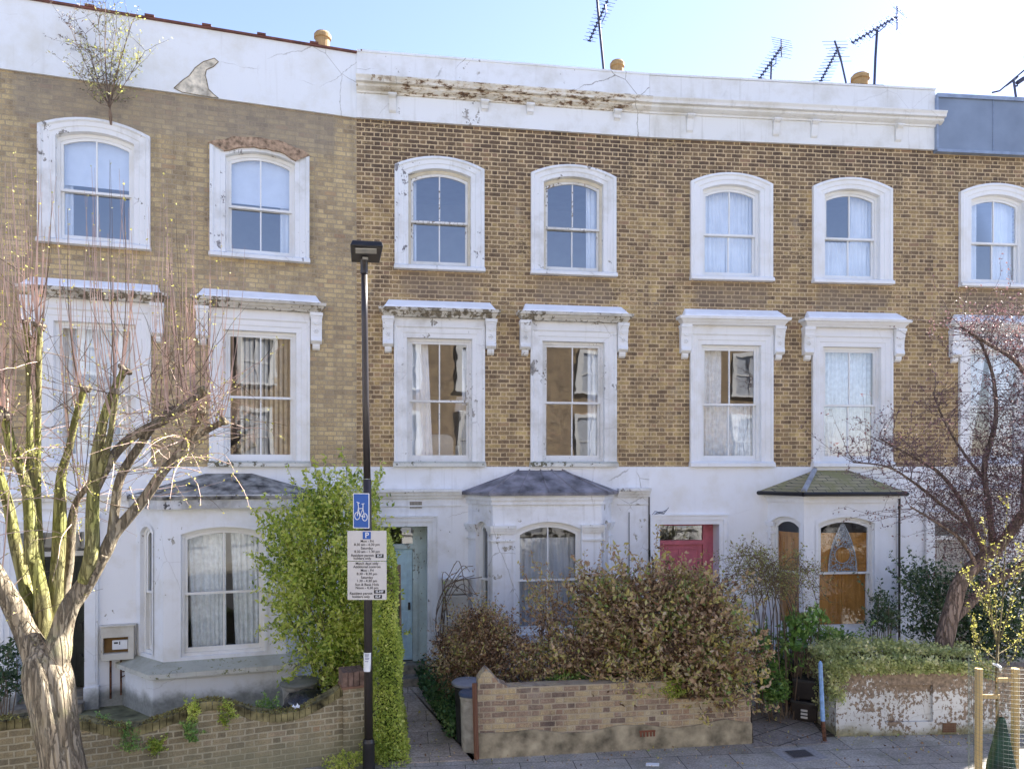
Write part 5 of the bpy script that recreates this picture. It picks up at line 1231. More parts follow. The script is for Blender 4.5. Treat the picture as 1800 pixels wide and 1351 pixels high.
LM = [
 [(90, 1215, 0, 26), (64, 1150, 0, 29), (42, 1105, 0, 24), (20, 1058, -.1, 20), (-10, 1005, -.2, 18), (-50, 930, -.3, 15)],
 [(86, 1215, 0, 24), (98, 1150, 0, 26), (107, 1110, .05, 22), (122, 1065, .05, 20), (143, 1035, .1, 19), (166, 1000, .1, 16), (182, 972, .1, 13)],
 [(160, 1010, .1, 13), (185, 970, .12, 13), (200, 938, .15, 13), (226, 908, .2, 12), (256, 872, .25, 11), (284, 831, .3, 10), (309, 803, .35, 9), (338, 760, .35, 8), (356, 724, .3, 8)],
 [(196, 945, .15, 11), (203, 890, .15, 10), (212, 840, .2, 9), (242, 788, .2, 9), (272, 745, .2, 8), (298, 722, .2, 7)],
 [(150, 1020, .08, 15), (160, 975, .0, 14), (162, 916, -.05, 13), (164, 867, -.1, 12), (168, 813, -.1, 11), (176, 768, -.1, 10), (188, 717, -.1, 8), (203, 680, -.1, 7.5), (219, 650, -.1, 7)],
 [(168, 850, -.1, 9), (185, 800, -.15, 7.5), (196, 750, -.2, 6), (205, 690, -.2, 5)],
 [(166, 860, -.08, 11), (190, 815, -.05, 10.5), (215, 783, 0, 10), (249, 757, 0, 10), (290, 738, .05, 9), (320, 717, .05, 8), (356, 690, .1, 7.5)],
 [(300, 815, .3, 7), (320, 785, .3, 7), (345, 768, .3, 6.5), (372, 752, .3, 6.5), (392, 741, .3, 7)],
 [(76, 1150, .12, 18), (74, 1060, .15, 15), (60, 980, .15, 14), (54, 905, .1, 11), (52, 820, .1, 8), (52, 740, .1, 6), (50, 650, .1, 5.2), (46, 566, .1, 6)],
 [(72, 1100, .2, 13), (68, 980, .2, 10), (66, 867, .2, 7), (67, 760, .2, 6), (68, 660, .15, 5.5), (69, 575, .1, 6.5)],
 [(90, 1140, .25, 18), (96, 1060, .3, 16), (102, 980, .3, 14), (104, 915, .3, 13), (107, 840, .3, 10), (122, 785, .3, 8), (134, 730, .3, 7), (148, 686, .3, 7)],
 [(104, 1080, .4, 13), (120, 1000, .45, 11), (125, 930, .45, 10), (135, 880, .4, 7), (160, 850, .4, 6)],
 [(62, 1120, .25, 15), (44, 1030, .3, 13), (28, 960, .3, 12), (18, 905, .3, 11), (4, 850, .25, 9), (-20, 780, .2, 8)],
 [(50, 990, .05, 10), (50, 900, .0, 10), (42, 840, 0, 10), (22, 790, 0, 9.5), (12, 750, 0, 10), (4, 728, 0, 12)],
]
for i, L in enumerate(LM):
    limb('limb', L, 12 if L[0][3] > 11 else 9, .16, m_barkg if i in (4, 8, 9, 10, 12, 13, 5) else m_bark, i * 3.1); ends.append(L)
rnd = random.Random(11); sh = MB(); shd = MB(); bud = []; kn = MB()
def pt_on(L, t):
    n = len(L) - 1; f = t * n; i = min(int(f), n - 1); k = f - i; a, b_ = L[i], L[i + 1]
    return TP(a[0] + (b_[0] - a[0]) * k, a[1] + (b_[1] - a[1]) * k, a[2] + (b_[2] - a[2]) * k), (a[3] + (b_[3] - a[3]) * k) / spx
for li, L in enumerate(ends):     # swollen pollard heads
    e_ = L[-1]
    if e_[1] > 870 or li == 1: continue
    c = TP(*e_[:3]); r_ = e_[3] / spx
    kn = MB()
    for q in range(7): o = Vector((rnd.uniform(-1, 1), rnd.uniform(-1, 1), rnd.uniform(-.6, 1))) * r_ * 1.1; kn.tube([c, c + o * 1.0, c + o * 1.35], [r_ * .8, r_ * .7, r_ * .25], 6, lump=.3, seed=q)
    build('pollard_knob', kn, m_bark, tree, smooth=True)
HT = {0: 340, 2: 330, 3: 330, 4: 340, 5: 320, 6: 420, 7: 430, 8: 250, 9: 280, 10: 360, 11: 500, 12: 300, 13: 330}
for li, L in enumerate(ends):
    if li == 1: continue
    top = HT[li]; cnt = 13 if li in (2, 3, 6, 7, 4, 8, 9, 13) else 9
    for q in range(cnt):      # long upright shoots from the heads and upper limbs
        t = 1 - abs(rnd.gauss(0, .16)); p0, r_ = pt_on(L, max(.35, min(1, t)))
        ypx = CZ + 0; z_t = (HY - (top + rnd.uniform(-40, 170))) * YT / F + CZ
        Ln = max(.7, z_t - p0.z)
        side = Vector((rnd.uniform(-.4, .4), rnd.uniform(-.4, .3), 1))
        pts_, d_ = twig(sh if rnd.random() < .92 else shd, p0, side, Ln, rnd.uniform(.0055, .009), rnd, seg=12, wob=.04, up=.22)
        for a in pts_[5:]:
            if rnd.random() < .35: bud.append(a)
        if rnd.random() < .5:
            m_ = pts_[rnd.randint(2, 5)]; twig(shd, m_, (rnd.uniform(-1, 1), rnd.uniform(-1, .4), .6), rnd.uniform(.3, .9), .005, rnd, seg=7, wob=.15, up=.12)
for i in range(190):          # tangle of fine side shoots round the crown
    li = rnd.choice([0, 2, 3, 4, 5, 6, 6, 7, 8, 9, 10, 12, 13, 2, 11]); L = ends[li]
    p0, r_ = pt_on(L, rnd.uniform(.4, 1)); th = rnd.uniform(0, 2 * pi)
    d_ = Vector((cos(th) + .25, sin(th) * .8 - .2, rnd.uniform(-.3, .9)))
    pts_, _ = twig(sh if rnd.random() < .6 else shd, p0, d_, rnd.uniform(.35, 1.35), rnd.uniform(.0035, .007), rnd, seg=8, wob=.17, up=rnd.uniform(-.10, .12))
    for a in pts_[3:]:
        if rnd.random() < .35: bud.append(a)
    for q in range(rnd.randint(0, 2)):
        m_ = pts_[rnd.randint(2, 6)]; pp_, _ = twig(shd, m_, (rnd.uniform(-1, 1), rnd.uniform(-1, .6), rnd.uniform(-.6, .8)), rnd.uniform(.2, .55), .0035, rnd, seg=5, wob=.2)
        bud.append(pp_[-1])
dro = []
for i in range(34):           # drooping lit sprays at the lower left and right of the crown
    px, py = (rnd.uniform(-30, 120), rnd.uniform(760, 900)) if i < 18 else (rnd.uniform(200, 420), rnd.uniform(760, 860))
    pts_, _ = twig(sh, TP(px, py, rnd.uniform(-.5, 0)), (rnd.uniform(-.3, .6), -.4, .2), rnd.uniform(.6, 1.3), .006, rnd, seg=9, wob=.14, up=-.13)
    for a in pts_[2:]:
        bud.append(a); 
        if i < 18: dro += [a + Vector((rnd.uniform(-.04, .04), rnd.uniform(-.04, .04), rnd.uniform(-.04, .04))) for _ in range(3)]
tag(build('shoots', sh, m_twig, tree, fixn=False), kind='stuff'); tag(build('fine_twigs', shd, m_twigd, tree, fixn=False), kind='stuff')
m_bud = leafmat('yellow_green_buds', [(0, (.25, .24, .05)), (.5, (.48, .46, .09)), (1, (.62, .58, .2))], .4)
bp = [tuple(b_ + Vector((rnd.uniform(-.012, .012), rnd.uniform(-.012, .012), rnd.uniform(-.012, .012)))) for b_ in bud for _ in range(2)] + [tuple(b_) for b_ in dro]
tag(leaves('buds', bp, m_bud, .022, parent=tree, seed=3, aspect=.7), kind='stuff')

# shrub rooted in the brickwork --------------------------------------
Yv = H1.w(H1.u(190)).y - .12
VB = P(191, 207, Yv); shb = empty('wall_shrub', VB, 0, 'straggly wild shrub rooted in the brickwork above the top left window', 'shrub')
rnd = random.Random(5); st = MB(); lf = []
for (ex, ey, r0) in ((232, 40, .022), (150, 60, .016), (185, 5, .02), (120, 40, .012), (205, 50, .014), (160, 90, .012), (255, 90, .012), (140, 130, .008), (215, 120, .010), (172, 30, .012)):
    a = Vector((0, .08, -.08)); b_ = P(ex, ey, Yv - rnd.uniform(.1, .9)) - VB; m_ = a.lerp(b_, .5) + Vector(((195 - ex) * .0008, -.1, -.05)); pts_ = [q[0] for q in smooth_pts([(a, 1), (P(193, 190, Yv - .1) - VB if True else a, 1), (m_, 1), (b_, 1)], 5)]
    st.tube(pts_, [r0 * (1 - .8 * i / len(pts_)) for i in range(len(pts_))], 5)
    for i in range(9, len(pts_)):
        for q in range(2):
            d_ = Vector((rnd.uniform(-1, 1), rnd.uniform(-.8, .4), rnd.uniform(-.1, .9))); tw, _ = twig(st, pts_[i], d_, rnd.uniform(.15, .65), .0045, rnd, seg=5, wob=.18, up=.02)
            for a_ in tw[1:]:
                for _ in range(3): lf.append(tuple(a_ + Vector((rnd.uniform(-.03, .03), rnd.uniform(-.03, .03), rnd.uniform(-.03, .03)))))
build('stems', st, flat('grey_brown_stem', (.22, .16, .12), .8, var=.3), shb, fixn=False)
lfa = np.array(lf); tn = np.clip((lfa[:, 0] - lfa[:, 0].min()) / np.ptp(lfa[:, 0]) * .9 + rng.normal(0, .2, len(lfa)), 0, 1)
leaves('leaves', lf, leafmat('sparse_shrub_leaves', [(0, (0.130, 0.078, 0.052)), (.4, (0.156, 0.169, 0.091)), (.6, (0.390, 0.403, 0.104)), (1, (0.650, 0.624, 0.182))], .4), .045, parent=shb, seed=8, aspect=.35, tint=tn)

# generic leafy masses ------------------------------------------------
def blob_points(blobs, n, r, shell=.55):
    """blobs: (px,py,rx_px,ry_px,Y,depth_m); points favour the outer shell"""
    wts = np.array([b_[2] * b_[3] for b_ in blobs], float); wts /= wts.sum(); out = []
    ch = r.choice(len(blobs), n, p=wts)
    for k, b_ in enumerate(blobs):
        m = int((ch == k).sum())
        d = r.normal(size=(m, 3)); d /= np.linalg.norm(d, axis=1)[:, None]
        rad = np.where(r.random(m) < shell, r.uniform(.82, 1.06, m), r.uniform(.2, 1, m) ** .5)
        # knobbly outline
        kn_ = 1 + .22 * np.sin(d[:, 0] * 6 + k) * np.sin(d[:, 2] * 5 + k * 2 + d[:, 1] * 3) + .12 * np.sin(d[:, 0] * 17 + d[:, 2] * 13 + k)
        d *= (rad * kn_)[:, None]; s = F / b_[4]
        c = P(b_[0], b_[1], b_[4]); out.append(np.stack([c.x + d[:, 0] * b_[2] / s, c.y + d[:, 1] * b_[5], c.z + d[:, 2] * b_[3] / s], 1))
    return np.concatenate(out)
def clump_tint(p, r, sc_=3.0, amp=.35, base=.5, jit=.16):
    t = np.sin(p[:, 0] * sc_ * 1.7 + 1.3 * np.sin(p[:, 2] * sc_)) * np.sin(p[:, 2] * sc_ * 2.1 + 1.1 * np.sin(p[:, 1] * sc_ * 1.3)) + .6 * np.sin(p[:, 0] * sc_ * 4.3 + p[:, 2] * sc_ * 3.7)
    return base + amp * t * .6 + r.normal(0, jit, len(p))
def bush(name, blobs, n, mat, size, label, cat, seed, basepx, stemmat=None, nst=30, sprigs=0, aspect=.5, group=None, tintk={}, clusters=0, sprl=(.25, .6), ground_z=0, stem_r=.012, up=.3):
    r = np.random.default_rng(seed); rnd = random.Random(seed)
    bs = Vector((P(basepx[0], 0, basepx[1]).x, basepx[1], ground_z))
    e = empty(name, bs, 0, label, cat, group)
    if clusters:
        cc = blob_points(blobs, clusters, r, .6); k = max(1, n // clusters)
        pts = np.repeat(cc, k, 0) + r.normal(0, size * 1.6, (len(cc) * k, 3))
        ti = np.repeat(clump_tint(cc, r, **tintk), k) + r.normal(0, .12, len(cc) * k)
    else: pts = blob_points(blobs, n, r); ti = clump_tint(pts, r, **tintk)
    st = MB(); extra = []
    for i in range(nst):
        b_ = blobs[rnd.randrange(len(blobs))]; q = pts[rnd.randrange(len(pts))]
        a = bs + Vector((rnd.uniform(-.25, .25), rnd.uniform(-.15, .15), 0)); q = Vector(q); m_ = a.lerp(q, .55) + Vector((rnd.uniform(-.1, .1), rnd.uniform(-.1, .1), rnd.uniform(-.05, .2)))
        ps = [z_[0] for z_ in smooth_pts([(a, 1), (m_, 1), (q, 1)], 5)]; st.tube(ps, [stem_r * (1 - .7 * j / len(ps)) for j in range(len(ps))], 4, cap=False)
    for i in range(sprigs):
        q = Vector(pts[rnd.randrange(len(pts))]); b_ = blobs[0]
        c = Vector(pts.mean(0)); d_ = (q - c).normalized() + Vector((0, 0, .35))
        tw, _ = twig(st, q, d_, rnd.uniform(*sprl), .005, rnd, seg=7, wob=.13, up=.05)
        for a_ in tw[1:]:
            for s_ in range(4): extra.append(tuple(a_ + Vector((rnd.uniform(-.025, .025), rnd.uniform(-.025, .025), rnd.uniform(-.02, .02)))))
    if extra: pts = np.concatenate([pts, np.array(extra)]); ti = np.concatenate([ti, r.uniform(.3, .9, len(extra))])
    rel_ = pts - np.array(bs); leaves('foliage', rel_, mat, size, parent=e, seed=seed, aspect=aspect, tint=ti, up=up)
    st.v = [(a[0] - bs.x, a[1] - bs.y, a[2] - bs.z) for a in st.v]
    if st.v: build('stems', st, stemmat or m_twigd, e, fixn=False)
    return e
m_privet = leafmat('privet_leaf', [(0, (.10, .17, .03)), (.3, (.26, .38, .06)), (.6, (.54, .62, .11)), (1, (.85, .86, .30))], .5)
bush('privet_bush', [(570, 960, 62, 85, 11.9, .5), (605, 890, 42, 50, 11.9, .35), (515, 1010, 42, 66, 11.8, .4), (575, 1080, 72, 90, 11.7, .5), (628, 1050, 42, 100, 11.5, .45), (548, 905, 34, 38, 12.0, .3), (615, 1140, 52, 62, 11.4, .4), (640, 930, 26, 62, 11.6, .3), (490, 930, 14, 26, 11.9, .2)], 24000, m_privet, .070,
     'tall loose light green privet bush between the left bay and the lamp post', 'bush', 31, (600, 11.6), barkmat('privet_stem', [(.3, (.14, .12, .04)), (.7, (.36, .32, .14))], 3), 44, 260, clusters=4300, tintk=dict(amp=.5, base=.58), stem_r=.016)
# clipped hedge beside the path
r = np.random.default_rng(41); n = 22000
t = r.uniform(0, 1, n); s_ = r.uniform(-1, 1, n); dep = r.uniform(0, 1, n)
zz = r.uniform(0, 3.05, n) ; face = r.integers(0, 3, n)
zt_h = 3.0
hw = .17 + .12 * (1 - zz / 3) ** 2 + .025 * np.sin(zz * 5 + 1)
xx = np.where(face == 0, r.uniform(-1, 1, n) * hw, hw * r.uniform(.85, 1.08, n)); yy = np.where(face == 0, r.normal(0, .03, n), r.uniform(0, 1.7, n))
xx = np.where(face == 2, -hw * r.uniform(.85, 1.05, n), xx)
rnd_top = np.clip((zz - 1.9) / 1.15, 0, 1); xx = xx * np.sqrt(np.clip(1 - rnd_top ** 2, 0, 1)); yy = yy + .3 * rnd_top
cx_h = (678 - CX) * 10.35 / F
pts = np.stack([cx_h + xx - .0 + yy * -.17, 10.32 + yy + .03 * np.sin(zz * 9), zz], 1)
e = empty('clipped_hedge', (cx_h, 10.5, 0), 0, 'narrow clipped green hedge column rising behind the lamp post beside the path', 'hedge')
m_hedge = leafmat('hedge_leaf', [(0, (.16, .24, .04)), (.35, (.40, .50, .09)), (.7, (.66, .72, .16)), (1, (.85, .84, .32))], .4)
leaves('foliage', pts - np.array((cx_h, 10.5, 0)), m_hedge, .036, parent=e, seed=42, aspect=.6, tint=clump_tint(pts, r, 2.5, .3, .52, .17), up=.1)
core = MB(); 
for i in range(7): core.tube([(-.1 + .03 * i, .2 + .1 * i, 0), (-.08 + .02 * i, .25 + .1 * i, 2.6)], .02, 5)
build('stems', core, m_twigd, e)
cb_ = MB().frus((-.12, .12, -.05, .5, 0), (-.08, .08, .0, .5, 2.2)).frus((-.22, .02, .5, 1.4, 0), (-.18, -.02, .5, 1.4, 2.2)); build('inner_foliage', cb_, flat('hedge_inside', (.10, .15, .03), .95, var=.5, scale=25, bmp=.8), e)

m_dry = leafmat('dry_leaf', [(0, (.12, .07, .04)), (.2, (.26, .15, .08)), (.42, (.46, .31, .18)), (.58, (.66, .50, .33)), (.70, (.48, .46, .16)), (.84, (.58, .46, .13)), (.93, (.34, .38, .12)), (1, (.24, .34, .09))], .35)
m_drystem = flat('pale_bramble_stem', (.27, .19, .12), .85, var=.3)
bush('dry_bramble', [(1145, 1085, 105, 62, 11.4, .6), (1210, 1060, 66, 46, 11.5, .5), (1240, 1120, 80, 75, 11.3, .5), (1130, 1150, 140, 60, 11.2, .5), (1255, 1180, 65, 50, 11.0, .35), (1080, 1060, 60, 50, 11.5, .45), (1180, 1024, 45, 22, 11.6, .35)], 33000, m_dry, .068,
     'big mound of dry brown bramble spilling over the middle garden wall', 'bush', 51, (1160, 11.4), m_drystem, 150, 260, clusters=6500, tintk=dict(amp=.5, base=.48, jit=.26), group='overgrown brown bushes')
bush('dry_bramble', [(1010, 1120, 60, 50, 11.7, .45), (955, 1060, 28, 45, 11.8, .3), (1000, 1160, 100, 40, 11.4, .4), (1035, 1030, 30, 30, 11.8, .3)], 9500, m_dry, .05,
     'thin tangled bramble in front of the blue-door bay window', 'bush', 52, (980, 11.6), m_drystem, 60, 70, clusters=2100, tintk=dict(amp=.4, base=.45), group='overgrown brown bushes')
bush('dry_bramble', [(840, 1135, 66, 50, 12.2, .45), (805, 1160, 50, 45, 12.0, .4), (890, 1160, 80, 42, 11.7, .4), (835, 1095, 34, 26, 12.4, .3), (865, 1110, 42, 38, 12.0, .35)], 19000, m_dry, .048,
     'brown withered climber heaped below the tall meter cabinet', 'bush', 53, (835, 12.1), m_drystem, 70, 50, clusters=2600, tintk=dict(amp=.4, base=.35), group='overgrown brown bushes')
# long bare bramble canes looping over the wall
cn = MB(); rnd = random.Random(77)
cn.tube([q[0] for q in smooth_pts([(P(1030, 1110, 11.1), 1), (P(1015, 1160, 11.0), 1), (P(1025, 1183, 10.9), 1), (P(1060, 1191, 10.85), 1), (P(1100, 1190, 10.9), 1)], 6)], .013, 6)
for i in range(30):
    a = P(rnd.uniform(900, 1250), rnd.uniform(1080, 1180), 11.2); twig(cn, a, (rnd.uniform(-1, 1), -.5, rnd.uniform(-.2, .8)), rnd.uniform(.4, 1.1), .006, rnd, seg=8, wob=.16, up=-.06)
simple('bramble_canes', cn, m_drystem, P(1030, 1190, 11), 'loose pale bramble canes looping on top of the middle wall', 'bramble')
# climber stems round the tall meter cabinet
cl = MB(); lf = []
for i in range(11):
    a = P(rnd.uniform(765, 805), 1180, 13.6); p_ = [(a, 1), (P(rnd.uniform(765, 790), rnd.uniform(1040, 1100), 13.4), 1), (P(rnd.uniform(775, 815), rnd.uniform(985, 1030), 13.35), 1), (P(rnd.uniform(800, 850), rnd.uniform(990, 1080), 13.3), 1)]
    ps = [z_[0] for z_ in smooth_pts(p_, 6)]; cl.tube(ps, .007, 4, cap=False)
    for z_ in ps[8:]:
        if rnd.random() < .4: lf.append(tuple(z_ + Vector((rnd.uniform(-.05, .05), rnd.uniform(-.05, .05), rnd.uniform(-.05, .05)))))
o = empty('bare_climber', P(785, 1180, 13.6), 0, 'bare climber stems round the tall white meter cabinet', 'climber'); b_ = o.location.copy()
cl.v = [(a[0] - b_.x, a[1] - b_.y, a[2] - b_.z) for a in cl.v]; build('stems', cl, m_twigd, o, fixn=False); leaves('leaves', np.array(lf) - np.array(b_), m_dry, .05, parent=o, seed=4)

m_ivy = leafmat('ivy_leaf', [(0, (.16, .20, .08)), (.35, (.38, .44, .16)), (.7, (.62, .64, .30)), (1, (.80, .76, .45))], .35, .4)
m_ivyd = leafmat('dark_ivy_leaf', [(0, (0.032, 0.080, 0.032)), (.5, (0.080, 0.176, 0.056)), (1, (0.208, 0.304, 0.112))], .25, .4)
# ivy strip along the path
def ground_leaves(name, poly_fn, n, mat, size, label, cat, seed, zf_, kind='stuff'):
    r = np.random.default_rng(seed); pts = poly_fn(r, n); b_ = pts.mean(0); b_[2] = 0
    o = leaves(name, pts, mat, size, base=tuple(b_), seed=seed, aspect=.75, tint=clump_tint(pts, r, 3, .3, .5)); return tag(o, label, cat, None, kind)
def strip_fn(r, n):
    t = r.uniform(0, 1, n); a = np.array(G(752, 1190)); c = np.array(G(812, 1302)); w0, w1 = .32, .22
    x = a[0] + (c[0] - a[0]) * t + r.uniform(-1, 1, n) * (w0 + (w1 - w0) * t) + .02; y = a[1] + (c[1] - a[1]) * t
    z = np.abs(r.normal(0, .13, n)) + .22 * (1 - ((x - (a[0] + (c[0] - a[0]) * t)) / .35) ** 2).clip(0, 1) * r.random(n); return np.stack([x, y, z], 1)
ground_leaves('ground_ivy', strip_fn, 7000, m_ivyd, .055, 'dark green ivy creeping along the right side of the blue-door path', 'ground cover', 61, 0)
# ivy on the flaking wall
def wivy(r, n):
    u = r.uniform(-.12, 2.45, n) ; w_ = r.uniform(-.12, .75, n); m = r.random(n) < .6
    z = 1.02 + .14 * r.random(n) + .10 * np.sin(u * 2.1) * .5 + np.where(w_ > .15, .10 * r.random(n) + .06, 0)
    over = r.random(n) < .34
    z = np.where(over, 1.10 - r.random(n) ** 1.6 * (.14 + .15 * np.sin(u * 1.9 + 2.6).clip(0, 1)), z); w_ = np.where(over, -r.uniform(.01, .10, n), w_)
    o = V3.O; d = V3.d; nn = Vector((-d.y, d.x, 0))
    return np.stack([o.x + d.x * u + nn.x * w_, o.y + d.y * u + nn.y * w_, z], 1)
r = np.random.default_rng(62); pts = wivy(r, 13000); e = empty('ivy', V3.e.location + Vector((0, 0, 1.0)), 0, 'mat of green ivy over the top of the flaking white wall', 'ivy', 'ivy on the right wall')
leaves('foliage', pts - np.array(e.location), m_ivy, .042, parent=e, seed=62, aspect=.8, tint=clump_tint(pts, r, 4, .3, .55))
z_ = MB(); L_ = 2.3
z_.box(.02, L_, .06, .7, -.1, .10); z_.xf(Matrix.Rotation(V3.a, 4, 'Z')); build('matted_stems', z_, flat('dead_ivy', (.10, .06, .04), .95, var=.5, scale=25, bmp=.8), e)
n = 4200; pts = np.stack([V3.O.x + r.uniform(-.12, .12, n) + .0, V3.O.y - .08 + r.uniform(0, 1, n) ** 2 * 1.2, .18 + r.uniform(0, 1.0, n)], 1)
pts = pts[(pts[:, 2] > .45 + .2 * r.random(n)) | (pts[:, 1] > V3.O.y + .2)]
e = empty('ivy', V3.e.location, 0, 'ivy hanging down the wall end round the light blue post', 'ivy', 'ivy on the right wall'); leaves('foliage', pts - np.array(e.location), m_ivy, .04, parent=e, seed=63, aspect=.75, tint=clump_tint(pts, r, 4, .3, .5))
# rambling rose, shrubs in the right garden
rnd = random.Random(91); rs = MB(); lf = []; rb = P(1350, 1180, 12.6); rb.z = 0
for i in range(26):
    x0 = rnd.uniform(1330, 1400); y = rnd.uniform(11.9, 12.9); a = P(x0, 1180, y); a.z = .1
    ex = rnd.choice([rnd.uniform(1245, 1330), rnd.uniform(1400, 1470)]); mx = x0 + (ex - x0) * .4
    ps = [q[0] for q in smooth_pts([(a, 1), (P(x0 + rnd.uniform(-12, 12), 1080, y), 1), (P(mx, rnd.uniform(960, 1020), y), 1), (P(ex, rnd.uniform(985, 1110), y - .2), 1)], 7)]
    rs.tube(ps, [.010 * (1 - .7 * j / len(ps)) for j in range(len(ps))], 4, cap=False)
    for q in ps[9:]:
        for _ in range(2):
            tw, _d = twig(rs, q, (rnd.uniform(-1, 1), rnd.uniform(-.6, .6), rnd.uniform(-.3, 1)), rnd.uniform(.1, .4), .003, rnd, seg=4, wob=.2)
            for t_ in tw[1:]:
                for __ in range(2): lf.append(tuple(t_ + Vector((rnd.uniform(-.04, .04), rnd.uniform(-.04, .04), rnd.uniform(-.04, .04)))))
e = empty('rambling_rose', rb, 0, 'arching rambling rose between the pink door and the shuttered bay', 'rose'); rs.v = [(a[0] - rb.x, a[1] - rb.y, a[2]) for a in rs.v]
build('stems', rs, m_twigd, e, fixn=False); leaves('leaves', np.array(lf) - np.array(rb), leafmat('rose_leaf', [(0, (0.144, 0.080, 0.048)), (.5, (0.240, 0.224, 0.080)), (1, (0.400, 0.432, 0.144))], .3), .038, parent=e, seed=5, aspect=.55)
m_laurel = leafmat('laurel_leaf', [(0, (0.075, 0.150, 0.045)), (.6, (0.180, 0.330, 0.075)), (1, (0.450, 0.570, 0.180))], .25, .35)
m_dkshrub = leafmat('dark_shrub_leaf', [(0, (0.022, 0.053, 0.027)), (.5, (0.060, 0.112, 0.045)), (1, (0.210, 0.270, 0.150))], .2, .4)
bush('laurel', [(1405, 1100, 28, 22, 12.1, .2), (1392, 1125, 25, 18, 12.0, .2), (1430, 1085, 22, 16, 12.2, .2)], 500, m_laurel, .13, 'small laurel with big glossy bright leaves below the shuttered bay', 'shrub', 71, (1405, 12.1), None, 14, 0, aspect=.42)
bush('broadleaf_plant', [(1362, 1205, 24, 26, 11.9, .25), (1345, 1175, 20, 34, 12.0, .2), (1340, 1135, 18, 30, 12.2, .2), (1372, 1160, 14, 28, 12.2, .2), (1350, 1215, 16, 22, 12.0, .2)], 3600, m_laurel, .065, 'fresh green broadleaf plants at the left edge of the right path', 'plant', 72, (1355, 11.95), None, 5, 8, aspect=.42, tintk=dict(base=.35, amp=.35))
bush('small_shrub', [(1470, 1130, 40, 16, 12.4, .25), (1455, 1115, 28, 12, 12.4, .2)], 1500, m_laurel, .055, 'low pale shrub under the large shuttered window', 'shrub', 73, (1465, 12.4), None, 16, 14)
bush('bay_shrub', [(1552, 1060, 18, 22, 12.9, .2), (1545, 1090, 18, 16, 12.9, .2), (1565, 1085, 14, 20, 12.9, .2)], 1100, m_dkshrub, .055, 'small twiggy grey-green shrub in front of the bay corner downpipe', 'shrub', 74, (1552, 12.9), None, 14, 16)
bush('dark_shrub', [(1640, 1060, 45, 70, 13.4, .5), (1700, 1070, 60, 65, 13.4, .5), (1770, 1060, 60, 70, 13.4, .5), (1620, 1030, 28, 30, 13.3, .3), (1760, 1120, 60, 40, 13.0, .4)], 15000, m_dkshrub, .065, 'dense dark evergreen shrub behind the plum tree trunk', 'shrub', 75, (1690, 13.4), None, 30, 60, clusters=4000)
bush('edge_shrub', [(2, 1170, 22, 40, 10.9, .3), (8, 1205, 16, 20, 10.9, .3)], 1200, m_dkshrub, .06, 'small dark shrub at the far left edge behind the tree', 'shrub', 76, (0, 10.9), None, 10, 10)
# weeds on the wavy wall
wi = 0
for (px, py, rx, ry, lab) in ((397, 1252, 14, 20, 'weed tuft growing from the crest of the wavy wall'), (335, 1280, 11, 22, 'hanging weed on the face of the wavy wall left of the crest'), (228, 1300, 17, 22, 'weed patch on the wavy wall nearest the tree'), (273, 1310, 12, 12, 'small weed low on the wavy wall'), (470, 1238, 22, 10, 'leafy weed behind the dip of the wavy wall'), (175, 1270, 20, 9, 'weed patch behind the wall beside the trunk'), (340, 1248, 10, 14, 'weed tuft on the rising coping')):
    u_ = V1.u(px, .03); Yc = V1.w(u_, .03).y
    bush('weed', [(px, py, rx, ry, Yc - .01 if 'behind' not in lab else Yc + .3, .06)], 420, m_laurel if wi % 3 else m_privet, .032, lab, 'weed', 100 + wi, (px, Yc), None, 0, 6, group='weeds on the wavy wall', ground_z=P(0, py + ry * .8, Yc).z, sprl=(.05, .12)); wi += 1
bush('weed', [(612, 1335, 30, 14, 10.05, .12), (590, 1345, 20, 10, 10.0, .1)], 800, m_privet, .035, 'low weeds at the wall foot left of the lamp post', 'weed', 120, (610, 10.05), None, 0, 8, group='weeds on the wavy wall', sprl=(.05, .12))
bush('weed', [(690, 1330, 30, 25, 10.25, .2), (660, 1310, 22, 30, 10.3, .15)], 2200, m_hedge, .036, 'leafy growth spreading at the foot of the clipped hedge', 'weed', 121, (690, 10.25), None, 0, 10, group='weeds on the wavy wall', sprl=(.05, .15))
bush('weed', [(1060, 1195, 45, 10, 11.0, .1), (1000, 1193, 35, 8, 11.0, .1)], 1700, m_laurel, .035, 'fresh green weeds along the top of the middle wall', 'weed', 122, (1030, 11.0), None, 0, 8, ground_z=.98, sprl=(.05, .12))
bush('weed', [(1175, 1210, 28, 16, 10.85, .1), (1115, 1215, 20, 12, 10.8, .08)], 1200, m_privet, .04, 'yellow-green sprays hanging over the middle wall face', 'weed', 123, (1160, 10.85), None, 0, 8, ground_z=.8, sprl=(.05, .15))

# purple-leaved plum tree ---------------------------------------------
YPl = 12.0; PBs = P(1662, 1150, YPl); PBs.z = 0
plum = empty('plum_tree', PBs, 0, 'purple-leaved plum tree with leaning trunk behind the flaking white wall', 'tree')
m_barkp = barkmat('plum_bark', [(.3, (.15, .11, .085)), (.5, (.27, .20, .16)), (.75, (.37, .30, .25))], 2.2)
def PP(px, py, dy=0): return P(px, py, YPl + dy) - PBs
sp2 = F / YPl
def plimb(name, L, k=10, mat=None):
    pts = smooth_pts([(PP(a[0], a[1], a[2]), a[3] * .74 / sp2) for a in L], 6); return build(name, MB().tube([q[0] for q in pts], [q[1] for q in pts], k, lump=.18, seed=L[0][0] * .1), mat or m_barkp, plum, smooth=True), pts
plimb('trunk', [(1650, 1195, 0, 26), (1660, 1130, 0, 21), (1674, 1070, 0, 18), (1690, 1020, 0, 17), (1722, 985, 0, 15), (1760, 955, -.1, 13), (1800, 900, -.2, 11)], 16)
